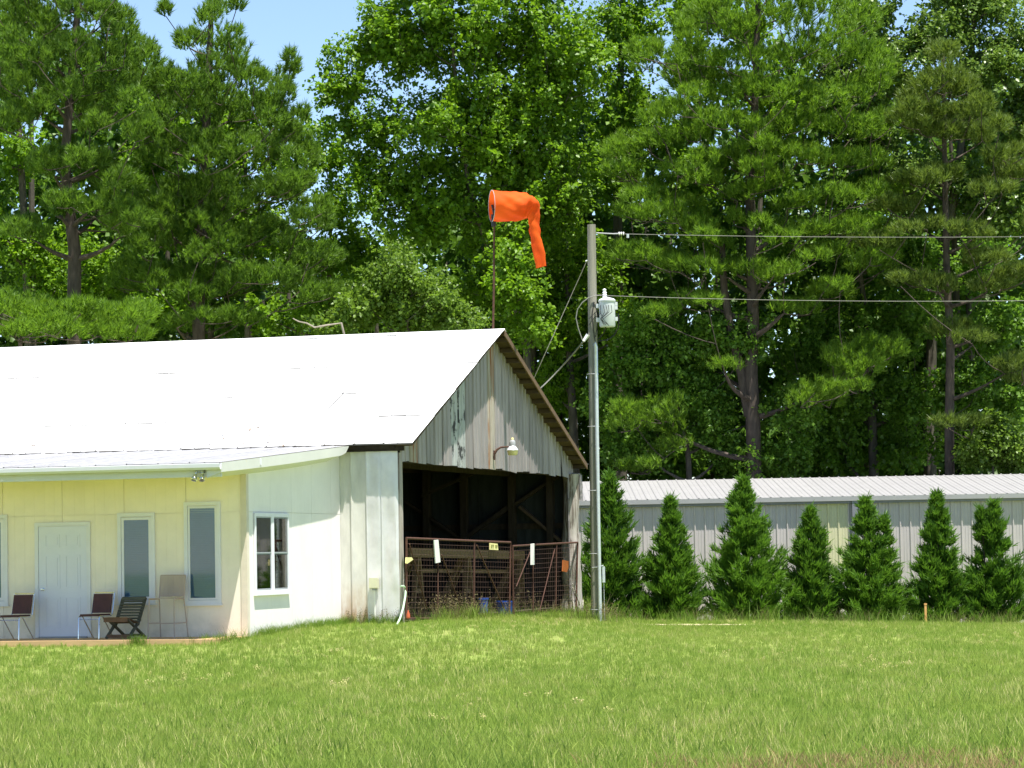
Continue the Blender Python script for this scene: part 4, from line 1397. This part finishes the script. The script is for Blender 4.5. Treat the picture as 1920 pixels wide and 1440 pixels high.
ntri += pine('pine_tree', 'broad dark pine left of the sky gap with spiky tips', [(375, 690), (372, 570), (378, 450), (385, 300), (390, 150), (395, 60), (396, 8)], 90, .22,
     [(395, 38, 25, 32), (360, 95, 30, 30), (430, 92, 30, 30), (340, 165, 48, 36), (420, 145, 55, 38), (472, 150, 32, 32), (520, 190, 26, 36), (546, 120, 16, 32), (538, 150, 22, 30), (322, 220, 65, 45), (400, 210, 60, 42), (490, 215, 55, 45),
      (530, 255, 40, 35), (305, 300, 65, 45), (390, 300, 65, 42), (480, 300, 65, 42), (555, 300, 50, 38), (340, 385, 70, 42), (430, 385, 70, 42), (520, 380, 65, 42), (580, 415, 45, 35), (300, 460, 75, 40), (400, 470, 75, 40),
      (500, 460, 75, 40), (590, 495, 55, 32), (250, 530, 65, 35), (340, 540, 70, 36), (450, 540, 70, 38), (540, 530, 65, 36), (605, 560, 45, 25), (318, 20, 10, 24), (438, 15, 16, 22), (560, 235, 22, 30),
      (350, 610, 50, 18), (440, 605, 50, 18), (560, 355, 40, 25), (388, 180, 40, 30), (384, 265, 42, 28), (380, 350, 42, 28), (378, 430, 42, 28), (376, 510, 42, 28), (374, 565, 42, 24), (300, 170, 40, 40), (270, 400, 50, 35), (290, 250, 40, 35)], L_pine, 32)
ntri += pine('young_pine', 'low young pine just over the roof ridge at left', [(40, 720), (38, 640), (36, 570)], 84, .09,
     [(30, 585, 60, 32), (100, 605, 60, 30), (170, 595, 60, 25), (230, 605, 55, 25), (270, 590, 35, 20), (-30, 600, 50, 35), (60, 630, 60, 20), (150, 630, 60, 20), (235, 630, 50, 18)], L_pine_r, 34)
ntri += pine('pine_tree', 'large forked pine standing behind the metal shed', [(1416, 960), (1412, 800), (1408, 700), (1412, 600), (1408, 450), (1405, 350), (1415, 200), (1420, 50), (1422, -120)], 91.5, .26,
     [(1420, 20, 65, 42), (1485, 50, 60, 42), (1380, 75, 55, 38), (1530, 20, 55, 45), (1440, 120, 60, 38), (1520, 115, 60, 40), (1340, 125, 45, 34), (1585, 105, 45, 40), (1300, 185, 55, 34), (1372, 180, 55, 34), (1470, 195, 60, 34),
      (1550, 190, 65, 38), (1620, 185, 45, 38), (1215, 120, 40, 34), (1250, 225, 55, 28), (1345, 228, 55, 30), (1225, 265, 50, 24), (1300, 258, 45, 24), (1420, 285, 55, 22), (1500, 240, 55, 30), (1580, 245, 55, 32), (1650, 245, 50, 32),
      (1170, 288, 45, 28), (1160, 328, 45, 20), (1215, 368, 60, 22), (1330, 343, 52, 28), (1440, 343, 42, 26), (1395, 368, 60, 18), (1550, 305, 60, 24), (1620, 315, 55, 24), (1500, 385, 60, 18), (1580, 375, 60, 20),
      (1660, 360, 45, 24), (1200, 405, 50, 18), (1180, 485, 55, 26), (1240, 498, 50, 22), (1305, 508, 60, 24), (1390, 508, 55, 20), (1455, 518, 55, 20), (1545, 485, 60, 20), (1330, 460, 55, 20), (1245, 592, 48, 16),
      (1310, 568, 50, 18), (1490, 590, 48, 18), (1560, 555, 50, 22), (1605, 695, 65, 24), (1655, 675, 55, 22), (1530, 752, 55, 22), (1590, 728, 50, 20), (1178, 775, 42, 24), (1228, 802, 58, 32), (1258, 845, 38, 24),
      (1160, 800, 25, 20), (1200, 880, 45, 16), (1350, 690, 32, 15), (1420, -50, 80, 45), (1500, -40, 70, 40), (1340, 40, 40, 40), (1400, -110, 50, 40), (1290, 90, 30, 30), (1550, 430, 50, 18), (1418, 170, 45, 32), (1412, 250, 45, 28), (1408, 320, 42, 24), (1228, 795, 75, 44), (1600, 690, 85, 34), (1540, 748, 65, 28), (1640, 665, 60, 28), (1480, 300, 60, 28), (1350, 300, 60, 28), (1280, 330, 55, 30), (1260, 400, 60, 30), (1300, 430, 60, 26), (1480, 450, 60, 26), (1620, 430, 60, 28), (1640, 500, 55, 24), (1400, 420, 40, 20), (1600, 60, 60, 45), (1640, 120, 50, 45), (1300, 60, 45, 45), (1280, 140, 40, 40)], L_pine_r, 26, 26,
     fork=[(1404, 780), (1390, 700), (1370, 620), (1358, 545), (1352, 440)])
ntri += pine('pine_tree', 'slender olive green pine at the right with open lower trunk', [(1778, 960), (1780, 800), (1782, 650), (1775, 500), (1772, 350), (1770, 220), (1768, 100)], 90.5, .17,
     [(1768, 112, 30, 30), (1758, 160, 50, 30), (1800, 170, 45, 32), (1722, 205, 45, 25), (1830, 215, 40, 30), (1702, 238, 42, 22), (1770, 225, 50, 22), (1805, 265, 60, 22), (1740, 250, 50, 22), (1880, 300, 40, 20), (1850, 248, 40, 26),
      (1720, 345, 55, 20), (1760, 335, 45, 20), (1862, 358, 48, 16), (1905, 330, 40, 20), (1680, 390, 50, 16), (1730, 428, 58, 16), (1640, 460, 55, 18), (1820, 440, 48, 15), (1850, 488, 48, 15), (1700, 530, 42, 15), (1758, 540, 36, 14),
      (1860, 540, 55, 15), (1780, 622, 38, 14), (1825, 640, 38, 14), (1900, 690, 40, 18), (1910, 712, 30, 12), (1800, 800, 58, 14), (1905, 520, 40, 15), (1960, 420, 40, 25), (1960, 260, 40, 25), (1970, 610, 40, 20)], L_olive, 34)
# --- broadleaf trees
ntri += broadleaf('sweetgum_tree', 'tall bright green broadleaf tree behind the windsock', 'tree', [(1012, 760), (985, 620), (930, 500), (885, 380), (862, 250), (850, 100), (845, -90)], 93, .13,
     [(880, 40, 210, 120), (760, 100, 90, 80), (690, 170, 40, 22), (640, 172, 36, 20), (715, 240, 70, 45), (860, 240, 160, 110), (980, 190, 140, 140), (820, 370, 110, 60), (960, 410, 130, 90), (1060, 100, 110, 140),
      (1050, 340, 80, 120), (690, 330, 50, 50), (650, 240, 40, 28), (720, 40, 35, 40), (860, -80, 180, 90), (1000, -60, 130, 80), (700, 100, 35, 35), (615, 166, 18, 16), (655, 92, 22, 18), (700, 35, 28, 30), (665, 160, 30, 20), (960, 560, 60, 50, -2.5), (1005, 610, 50, 50, -2.5), (950, 480, 60, 50, -2.5), (760, 330, 70, 50), (715, 390, 45, 50), (700, 285, 45, 40), (790, 440, 70, 50), (950, 300, 100, 90)], L_gum, 3.2, 160)
ntri += broadleaf('small_maple', 'smaller light green tree above the middle of the roof ridge', 'tree', [(770, 720), (765, 640), (760, 560), (755, 490)], 88, .09,
     [(745, 510, 65, 55), (800, 560, 80, 50), (690, 580, 60, 42), (865, 595, 55, 36), (640, 612, 50, 24), (760, 610, 80, 24)], L_light, 4.5, 170, .12, 40)
ntri += broadleaf('shade_tree', 'shady broadleaf tree between the broad pine and the sweetgum', 'tree', [(610, 760), (612, 640), (618, 500), (622, 380)], 96, .14,
     [(628, 395, 42, 70), (600, 490, 55, 55), (655, 470, 50, 60), (590, 590, 60, 40), (505, 590, 40, 30), (690, 500, 40, 40), (610, 300, 40, 40), (585, 240, 25, 25)], L_gum, 4.0, 160)
ntri += broadleaf('shade_tree', 'dim broadleaf tree directly behind the utility pole', 'tree', [(1082, 960), (1075, 800), (1065, 620), (1062, 430)], 96, .2,
     [(1075, 490, 65, 80), (1050, 610, 80, 75), (990, 560, 75, 70), (1150, 600, 60, 70), (910, 540, 60, 60), (1040, 720, 60, 60), (1120, 520, 50, 60), (960, 500, 50, 50)], L_gum, 4.0, 150)
ntri += broadleaf('poplar_tree', 'tall bright tree at the top centre left of the forked pine', 'tree', [(1165, 960), (1160, 700), (1158, 400), (1165, 100), (1168, -80)], 98, .24,
     [(1170, 50, 80, 90), (1160, 190, 75, 95), (1240, 260, 45, 60), (1150, 330, 60, 70), (1180, -60, 80, 60), (1330, 20, 60, 60), (1300, 330, 60, 60), (1290, 20, 50, 50), (1300, 130, 45, 60), (1400, 60, 60, 60), (1460, 200, 70, 80)], L_gum, 4.0, 165)
ntri += broadleaf('poplar_tree', 'glossy bright leaved tree at the upper right corner', 'tree', [(1745, 960), (1742, 800), (1748, 600), (1790, 350), (1820, 150), (1830, -60)], 97, .24,
     [(1660, 130, 80, 100), (1745, 70, 75, 70), (1855, 120, 85, 120), (1905, 250, 60, 110), (1640, 240, 70, 80), (1850, 10, 80, 60), (1900, 400, 60, 70), (1960, 130, 60, 120), (1720, 330, 80, 70), (1830, 350, 70, 60), (1640, 40, 40, 40), (1700, -40, 60, 40), (1600, 20, 50, 50), (1780, 10, 60, 50), (1560, 160, 60, 80)], L_glossy, 4.0, 165)
ntri += broadleaf('shade_tree', 'dark leaved tree in the shade between the two right pines', 'tree', [(1640, 960), (1636, 800), (1625, 600), (1600, 420)], 95, .2,
     [(1600, 440, 90, 70), (1690, 470, 80, 70), (1600, 600, 100, 80), (1700, 610, 90, 90), (1500, 660, 80, 80), (1880, 620, 60, 80), (1840, 500, 60, 60), (1470, 470, 60, 60), (1910, 760, 50, 60), (1600, 740, 100, 70), (1720, 760, 90, 80), (1820, 720, 70, 80), (1560, 840, 90, 50), (1700, 850, 90, 45)], L_under, 3.6, 150)
ntri += broadleaf('shade_tree', 'dim understory tree below the forked pine', 'tree', [(1300, 960), (1290, 850), (1260, 720), (1240, 640)], 92, .12,
     [(1175, 690, 55, 50), (1245, 690, 55, 45), (1300, 730, 60, 50), (1335, 800, 60, 60), (1130, 760, 40, 60), (1330, 630, 50, 50), (1480, 780, 60, 60), (1480, 860, 60, 35), (1200, 620, 70, 60), (1290, 640, 60, 60), (1200, 840, 70, 50), (1380, 850, 70, 40), (1390, 640, 60, 60)], L_under, 4.0, 150, .12, 40)
ntri += broadleaf('shrub_tree', 'sunlit bright shrub over the right end of the shed roof', 'shrub', [(1860, 960), (1862, 880), (1866, 830)], 89.5, .05,
     [(1865, 835, 50, 45), (1825, 850, 35, 28), (1910, 855, 40, 30), (1870, 795, 25, 18)], L_light, 5, 150, .12, 30)
ntri += broadleaf('poplar_tree', 'bright broadleaf tree behind the far left pine', 'tree', [(60, 760), (55, 600), (45, 400), (30, 150), (20, -60)], 97, .2,
     [(35, 290, 60, 60), (10, 60, 60, 110), (280, 330, 50, 50), (60, 480, 80, 70), (190, 500, 60, 60), (290, 280, 60, 70), (300, 220, 40, 50), (-40, 400, 60, 80), (110, 560, 80, 40), (330, 560, 80, 50)], L_gum, 3.8, 150)
ntri += broadleaf('shade_tree', 'leafy tree showing through behind the broad pine', 'tree', [(470, 760), (465, 600), (462, 400), (458, 220)], 97, .16,
     [(480, 230, 45, 50), (420, 270, 70, 90), (525, 330, 50, 70), (340, 190, 30, 40), (470, 430, 80, 80), (370, 420, 70, 90), (540, 470, 60, 60), (420, 190, 40, 40), (330, 260, 60, 70)], L_gum, 3.6, 150)
# --- the wood behind, one mass
top = ([-400, 200, 300, 450, 560, 640, 760, 830, 950, 1100, 1250, 1300, 1600, 1700, 1900, 2400], [-60, 0, 230, 330, 430, 470, 450, 330, 200, 160, 260, 120, 90, 140, 60, -60])
C = []
for (y, nC) in ((101, 620), (107, 800), (114, 800)):
    for _ in range(nC):
        px = rng.uniform(-350, 2300)
        t_ = np.interp(px, *top) + (10 if y < 110 else 50)
        py = t_ + (940 - t_) * rng.uniform(0, 1) ** .75
        p = at(px, py, y + rng.uniform(-2.5, 2.5))
        C.append(tuple(p))
C = np.array(C)
V, T, ti = clump_leaves(C, rng.uniform(.8, 1.5, len(C)), 105, .33, .8)
wood = link('woodland', tri_mesh('woodland', V, T, L_wood, ti))
tag(wood, kind='stuff')
mb = MB()
for _ in range(60):
    px = rng.uniform(-300, 2250)
    y = rng.uniform(99, 118)
    t_ = np.interp(px, *top) + 120
    a, b = at(px, 950, y), at(px + rng.uniform(-25, 25), t_, y)
    a.z = -.4
    mb.tube([a, a + (b - a) * .5 + Vector((rng.uniform(-.2, .2), 0, 0)), b], [.2, .14, .06], 7)
tag(mb.build('woodland_stems', M_bark_g, None, True), kind='stuff')
ntri += len(T)
# bare dead limbs seen among the leaves
def deadwood(label, pts, y, r):
    base = at(*pts[0], y)
    o = MB().tube([at(px, py, y) - base for px, py in pts], [r * (1 - .7 * i / (len(pts) - 1)) for i in range(len(pts))], 6).build('dead_branch', M_bare, None, True, base)
    tag(o, label, 'branch')
deadwood('pale dead branch just above the roof ridge', [(672, 900), (662, 760), (652, 655), (640, 606), (612, 610), (590, 614), (575, 606), (560, 603), (549, 597)], 84.5, .05)

# ------------------------------------------------------------------ cypress row
def cypress(label, px, top_py, halfw, y, twin=None, n=3100):
    b = at(px, 1172, y)
    base = Vector((b.x, y, gz1(b.x, y)))
    t = thing('leyland_cypress', label, 'conifer', base, 0, 'young cypresses in front of the shed')
    h = at(px, top_py, y).z - base.z
    Rm = halfw * sc(y)
    MB().tube([(0, 0, -.1), (0, 0, h * .6), (0, 0, h * .96)], [.05, .03, .008], 6).build('trunk', M_bark, t, True)
    spires = [(0.0, 0.0, h, Rm, 1.0)]
    if twin:
        tx = (twin[0] - px) * sc(y)
        th_ = at(twin[0], twin[1], y).z - base.z
        spires = [(0.0, 0.0, h, Rm, .72), (tx, .0, th_, Rm * .62, .28)]
        MB().tube([(0, 0, h * .25), (tx * .8, 0, h * .45), (tx, 0, th_ * .95)], [.035, .025, .008], 6).build('trunk', M_bark, t, True)
    Vs, Ts, tis, nv = [], [], [], 0
    for (ox, oy, hh, rm, share) in spires:
        nb_ = int(230 * share * (hh / 3.4)) + 12
        per = int(n * share / nb_) + 1
        ub = rng.uniform(0, 1, nb_) ** 1.25
        tb = rng.uniform(0, 2 * np.pi, nb_)
        env = 1.32 * rm * np.clip((1 - ub) ** .74, .05, None) * np.clip(.72 + ub * 2.4, 0, 1) * rng.uniform(.55, 1.18, nb_)
        rise = rng.uniform(.25, .75, nb_)
        ib = np.repeat(np.arange(nb_), per)
        m = len(ib)
        tt = rng.uniform(0, 1, m) ** .55
        th = tb[ib] + rng.normal(0, .16, m) * (1.3 - tt)
        u = ub[ib]
        rr = env[ib] * tt
        ex = np.stack([np.cos(th), np.sin(th), np.zeros(m)], 1)
        z = .02 * hh + u * .93 * hh + rise[ib] * env[ib] * (tt ** 1.6 - .15) + rng.normal(0, .05, m) * (1.3 - tt)
        P = ex * rr[:, None] + np.stack([np.full(m, ox), np.full(m, oy), np.minimum(np.maximum(z, .03), hh - .12)], 1)
        P[:, :2] += rng.normal(0, .035, (m, 2))
        lead = (rng.uniform(0, 1, m) < .035)
        P[lead] = np.stack([np.full(lead.sum(), ox), np.full(lead.sum(), oy), hh * rng.uniform(.86, .985, lead.sum())], 1) + rng.normal(0, .012, (int(lead.sum()), 3))
        A = unit(ex * (.85 - .45 * u[:, None]) + np.array([0, 0, .85]) + rng.normal(size=(m, 3)) * .25)
        ns = 7
        side = unit(np.cross(A, np.array([0, 0, 1.0]) + rng.normal(size=(m, 3)) * .5))
        nr_ = np.cross(side, A)
        k = np.linspace(-1, 1, ns)[None, :, None]
        lean = rng.normal(size=(m, ns, 1)) * .22
        D = unit(A[:, None, :] + side[:, None, :] * k * .75 + nr_[:, None, :] * lean)
        st = P[:, None, :] + A[:, None, :] * (rng.uniform(-.06, .08, (m, ns, 1)))
        ln = (.17 + .12 * (1 - u))[:, None, None] * rng.uniform(.7, 1.3, (m, ns, 1)) * (1 - .3 * np.abs(k))
        wd = unit(np.cross(D, nr_[:, None, :] + rng.normal(size=(m, ns, 3)) * .5)) * .019
        V = np.stack([st - wd * .6, st + wd * .6, st + D * ln * .6 + wd, st + D * ln], 2).reshape(-1, 3)
        kk = np.arange(m * ns)[:, None] * 4
        T = np.concatenate([kk + np.array([0, 1, 2]), kk + np.array([0, 2, 3])])
        ti = np.repeat(np.clip(np.repeat(rng.uniform(0, .35, nb_)[ib] + rng.uniform(0, .3, m), ns) + rng.uniform(0, .35, m * ns), 0, 1), 4)
        Vs.append(V); Ts.append(T + nv); tis.append(ti); nv += len(V)
    tone = rng.uniform(-.22, .16)
    link('crown', tri_mesh('crown', np.concatenate(Vs), np.concatenate(Ts), L_cedar, np.clip(np.concatenate(tis) + tone, 0, 1)), t)
cypress('tall cypress right behind the utility pole', 1148, 885, 62, 77)
cypress('thin cypress just right of the pole cypress', 1262, 935, 52, 77)
cypress('tallest broad cypress in the middle of the shed wall', 1400, 897, 74, 77, None, 3900)
cypress('small sparse cypress in front of the yellowed wall panel', 1524, 955, 50, 77)
cypress('two tipped cypress right of the shed downspout', 1628, 935, 60, 77, (1662, 968), 3900)
cypress('narrow tall cypress beside the orange stake', 1762, 925, 50, 77)
cypress('last cypress at the right edge with a forked tip', 1868, 942, 54, 77, (1846, 955), 3500)

# ------------------------------------------------------------------ grass
def gmat(name, cols, tr_, warm):
    m = bpy.data.materials.new(name)
    m.use_nodes = True
    nt = m.node_tree
    b = nt.nodes['Principled BSDF']
    b.inputs['Roughness'].default_value = .6
    b.inputs['Specular IOR Level'].default_value = .2
    ge = nt.nodes.new('ShaderNodeNewGeometry')
    oi = nt.nodes.new('ShaderNodeObjectInfo')
    n1 = noise(nt, ge.outputs['Position'], .22, 4, .6, (1, .45, 1))
    n2 = noise(nt, ge.outputs['Position'], 1.7, 4, .6, (1, .5, 1))
    f = math_(nt, 'ADD', math_(nt, 'MULTIPLY', n1, .9), math_(nt, 'MULTIPLY', n2, .5))
    f = math_(nt, 'ADD', f, math_(nt, 'MULTIPLY', math_(nt, 'SUBTRACT', oi.outputs['Random'], .5), .22))
    c = ramp(nt, f, [(.42, cols[0]), (.68, cols[1]), (.92, cols[2])])
    nt.links.new(c, b.inputs['Base Color'])
    t = nt.nodes.new('ShaderNodeBsdfTranslucent')
    nt.links.new(c, t.inputs['Color'])
    mx = nt.nodes.new('ShaderNodeMixShader')
    mx.inputs[0].default_value = tr_
    nt.links.new(b.outputs[0], mx.inputs[1]); nt.links.new(t.outputs[0], mx.inputs[2])
    nt.links.new(mx.outputs[0], nt.nodes['Material Output'].inputs[0])
    return m
G_green = gmat('grass_green', ((.195, .290, .048), (.250, .345, .062), (.325, .375, .092)), .5, 0)
G_straw = gmat('grass_straw', ((.40, .40, .13), (.48, .46, .18), (.52, .46, .23)), .25, 0)
G_red = gmat('grass_reddish', ((.22, .19, .07), (.34, .22, .11), (.34, .26, .12)), .25, 0)
def tuft(n, spread, h0, h1, w, bend, seed, broad=False):
    r = np.random.default_rng(seed)
    V, T = [], []
    for i in range(n):
        x, y = r.normal(0, spread, 2)
        a = r.uniform(0, 6.283)
        h = r.uniform(h0, h1)
        d = np.array([math.cos(a), math.sin(a), 0]) * h * r.uniform(.1, bend)
        f = r.uniform(0, 6.283)
        sd = np.array([math.cos(f), math.sin(f), 0]) * w * .5
        p0 = np.array([x, y, -.01]); p1 = p0 + np.array([0, 0, h * .55]) + d * .35; p2 = p0 + np.array([0, 0, h]) + d
        if bend > .8: p2[2] -= h * .15
        b = len(V)
        V += [p0 - sd, p0 + sd, p1 + sd * .9, p1 - sd * .9, p2]
        T += [(b, b + 1, b + 2), (b, b + 2, b + 3), (b + 3, b + 2, b + 4)]
    return np.array(V), np.array(T)
def seedhead(n, seed, h0=.25, h1=.5):
    r = np.random.default_rng(seed)
    V, T = [], []
    for i in range(n):
        x, y = r.normal(0, .05, 2)
        a = r.uniform(0, 6.283); h = r.uniform(h0, h1)
        d = np.array([math.cos(a), math.sin(a), 0]) * h * r.uniform(.05, .45)
        f = r.uniform(0, 6.283)
        sd = np.array([math.cos(f), math.sin(f), 0]) * .003
        p0 = np.array([x, y, 0.]); p1 = p0 + np.array([0, 0, h]) + d
        b = len(V)
        V += [p0 - sd, p0 + sd, p1]; T += [(b, b + 1, b + 2)]
        for q in range(5):
            c = p0 + (p1 - p0) * r.uniform(.72, 1.0) + r.normal(0, .012, 3)
            e = r.normal(size=3); e /= np.linalg.norm(e); g = np.cross(e, r.normal(size=3)); g /= np.linalg.norm(g)
            b = len(V)
            V += [c - e * .016, c + g * .009, c + e * .016, c - g * .009]; T += [(b, b + 1, b + 2), (b, b + 2, b + 3)]
    return np.array(V), np.array(T)
def grass_object(name, protos, P, pick, rot, scl, mats):
    """one object: the tuft shapes and one loose vertex per tuft, put together by geometry nodes"""
    Vs, Ts, pid, mi, nv = [], [], [], [], 0
    for k, (V, T, m_) in enumerate(protos):
        Vs.append(V); Ts.append(T + nv); pid += [k] * len(V); mi += [m_] * len(T); nv += len(V)
    V = np.concatenate(Vs + [P]).astype(np.float32)
    T = np.concatenate(Ts).astype(np.int32)
    me = tri_mesh(name, V, T, mats, None, mi)
    n = len(P)
    def attr(nm, ty, vals):
        a = me.attributes.new(nm, ty, 'POINT')
        a.data.foreach_set('value', vals)
    attr('proto', 'INT', np.concatenate([np.array(pid), np.full(n, -1)]).astype(np.int32))
    attr('pick', 'INT', np.concatenate([np.zeros(nv), pick]).astype(np.int32))
    attr('rot', 'FLOAT', np.concatenate([np.zeros(nv), rot]).astype(np.float32))
    attr('scl', 'FLOAT', np.concatenate([np.zeros(nv), scl]).astype(np.float32))
    o = link(name, me)
    ng = bpy.data.node_groups.new(name + '_nodes', 'GeometryNodeTree')
    ng.interface.new_socket('Geometry', in_out='INPUT', socket_type='NodeSocketGeometry')
    ng.interface.new_socket('Geometry', in_out='OUTPUT', socket_type='NodeSocketGeometry')
    N = ng.nodes; Lk = ng.links.new
    gi, go = N.new('NodeGroupInput'), N.new('NodeGroupOutput')
    def na(nm, ty):
        a = N.new('GeometryNodeInputNamedAttribute'); a.data_type = ty; a.inputs['Name'].default_value = nm
        return a.outputs['Attribute']
    cmp_ = N.new('FunctionNodeCompare'); cmp_.data_type = 'INT'; cmp_.operation = 'GREATER_EQUAL'
    ci = [s for s in cmp_.inputs if s.type == 'INT']
    Lk(na('proto', 'INT'), ci[0]); ci[1].default_value = 0
    sep = N.new('GeometryNodeSeparateGeometry'); sep.domain = 'POINT'
    Lk(gi.outputs[0], sep.inputs['Geometry']); Lk(cmp_.outputs[0], sep.inputs['Selection'])
    spl = N.new('GeometryNodeSplitToInstances'); spl.domain = 'POINT'
    Lk(sep.outputs['Selection'], spl.inputs['Geometry']); Lk(na('proto', 'INT'), spl.inputs['Group ID'])
    iop = N.new('GeometryNodeInstanceOnPoints')
    Lk(sep.outputs['Inverted'], iop.inputs['Points']); Lk(spl.outputs['Instances'], iop.inputs['Instance'])
    iop.inputs['Pick Instance'].default_value = True
    Lk(na('pick', 'INT'), iop.inputs['Instance Index'])
    cx = N.new('ShaderNodeCombineXYZ'); Lk(na('rot', 'FLOAT'), cx.inputs['Z'])
    Lk(cx.outputs[0], iop.inputs['Rotation'])
    cs = N.new('ShaderNodeCombineXYZ')
    sa = na('scl', 'FLOAT')
    for i in range(3): Lk(sa, cs.inputs[i])
    Lk(cs.outputs[0], iop.inputs['Scale'])
    Lk(iop.outputs[0], go.inputs[0])
    md = o.modifiers.new('scatter', 'NODES')
    md.node_group = ng
    return o
def inside(x, y):
    c, s = math.cos(YAW), math.sin(YAW)
    dx, dy = x - BO.x, y - BO.y
    X = dx * c - dy * s
    Y = dx * s + dy * c
    return ((X < .0) & (Y > -.0) & (Y < YG + .1)) | ((X < XU) & (Y > YW)) | ((X < XD + .03) & (Y > -7.27)), X, Y
protos = [(*tuft(16, .055, .06, .13, .0065, .5, 1), 0), (*tuft(16, .055, .07, .15, .0065, .7, 2), 0), (*tuft(14, .05, .05, .12, .0075, 1.0, 3), 0), (*tuft(16, .06, .08, .16, .0065, .6, 4), 0),
          (*tuft(8, .06, .10, .18, .0045, .6, 5), 1), (*tuft(8, .03, .12, .24, .016, .9, 6), 0), (*tuft(10, .05, .09, .17, .008, .7, 8), 2), (*seedhead(7, 31, .07, .13), 1), (*tuft(9, .05, .16, .34, .012, .7, 33), 0)]
NG = 90000
# more tufts where the picture is nearest
yy_ = 20.5 + (76 - 20.5) * rng.uniform(0, 1, NG) ** 1.25
xx_ = rng.uniform(-1, 1, NG) * (yy_ * .192 + 2.2)
ins, LX, LY = inside(xx_, yy_)
soil = (np.abs(yy_ - 67.6) < .7) & (xx_ > 2.7) & (xx_ < 5.3)
ok = ~ins & ~soil & ~((yy_ > 72) & (xx_ < 1.4))
xx_, yy_ = xx_[ok], yy_[ok]
n = len(xx_)
patch = np.sin(xx_ * .9 + yy_ * .21) * np.sin(yy_ * .33 - xx_ * .3) + rng.normal(0, .5, n)
pk = rng.integers(0, 4, n)
u = rng.uniform(0, 1, n)
pk = np.where(u < .08 + .06 * np.clip(patch, -1, 1.5), 4, pk)
pk = np.where((u > .975), 5, pk)
clov = np.sin(xx_ * .7 + 1.3) * np.sin(yy_ * .24 + .4) + np.sin(xx_ * 1.9 - yy_ * .5) * .5
pk = np.where((rng.uniform(0, 1, n) < .02 * np.clip(clov - .25, 0, 1) * sstep(26, 40, yy_)), 7, pk)
broad = np.sin(xx_ * 1.3 + 2.1) * np.sin(yy_ * .9 - xx_ * .4)
pk = np.where((rng.uniform(0, 1, n) < .25 * np.clip(broad - .55, 0, 1) * (yy_ < 36)), 8, pk)
redz = sstep(24.8, 23.0, yy_) * sstep(.2, 2.2, xx_)
pk = np.where(rng.uniform(0, 1, n) < .42 * redz, 6, pk)
scl = rng.uniform(.75, 1.2, n) * np.interp(yy_, [20, 30, 45, 55, 60, 75], [.98, .84, .78, .62, .66, .9])
P = np.stack([xx_, yy_, gz(xx_, yy_)], 1)
tag(grass_object('grass', protos, P, pk, rng.uniform(0, 6.283, n), scl, [G_green, G_straw, G_red]), kind='stuff')
# tall unmown fringe: along the walls, the gate and the cypress feet
W_green = gmat('weed_green', ((.08, .15, .016), (.13, .22, .026), (.18, .24, .035)), .3, 0)
W_dry = gmat('weed_dry', ((.10, .085, .04), (.145, .12, .055), (.18, .145, .07)), .25, 0)
protos2 = [(*tuft(14, .07, .15, .34, .009, .6, 21), 0), (*tuft(10, .06, .20, .45, .007, .8, 22), 0), (*tuft(7, .05, .25, .5, .006, .6, 23), 1), (*seedhead(6, 24), 1), (*seedhead(7, 25, .3, .6), 1)]
fx, fy, fp, fs = [], [], [], []
def fringe(nF, f, picks, s0, s1):
    for _ in range(nF):
        x, y = f(rng.uniform(0, 1))
        fx.append(x); fy.append(y); fp.append(rng.choice(picks)); fs.append(rng.uniform(s0, s1))
def lw(X, Y):
    p = L2W((X, Y, 0)); return p.x, p.y
fringe(300, lambda t: lw(.15 + abs(rng.normal(0, .22)), .3 + t * 14.2), [0, 1, 0, 3, 4, 0, 1], .35, .7)
fringe(120, lambda t: lw(-.25 - abs(rng.normal(0, .5)), .3 + t * 14), [1, 2, 3, 4], .6, 1.1)
fringe(60, lambda t: lw(.2 + abs(rng.normal(0, .15)), 1.5 + t * 3.0), [1, 1, 0, 4], .7, 1.1)
fringe(300, lambda t: lw(XU + .05 + abs(rng.normal(0, .12)), YW + t * 5.4), [0, 0, 1], .35, .7)
fringe(120, lambda t: lw(-1.2 + t * 1.25, -.08 - abs(rng.normal(0, .12))), [0, 0, 1, 3], .4, .75)
fringe(60, lambda t: lw(XD + rng.normal(0, .3), -7.35 + t * .9), [0, 0, 1], .4, .8)
fringe(260, lambda t: (2.2 + t * 10.5, 71.2 + rng.normal(0, .8)), [0, 1, 2, 2, 1], .6, 1.2)
fringe(500, lambda t: (1.6 + t * 11.5, 75.0 + rng.normal(0, .8)), [0, 1, 2, 1], .8, 1.5)
fringe(70, lambda t: (pb.x + rng.normal(0, .35), PD + rng.normal(0, .3)), [0, 1, 3], .6, 1.1)
fringe(12, lambda t: lw(onY(257, 1190, -7.3).x + rng.normal(0, .08), -7.34), [0, 0], .7, .9)
fx, fy = np.array(fx), np.array(fy)
P = np.stack([fx, fy, gz(fx, fy)], 1)
tag(grass_object('weeds', protos2, P, np.array(fp), rng.uniform(0, 6.283, len(fx)), np.array(fs), [W_green, W_dry]), kind='stuff')
print('foliage tris', ntri)
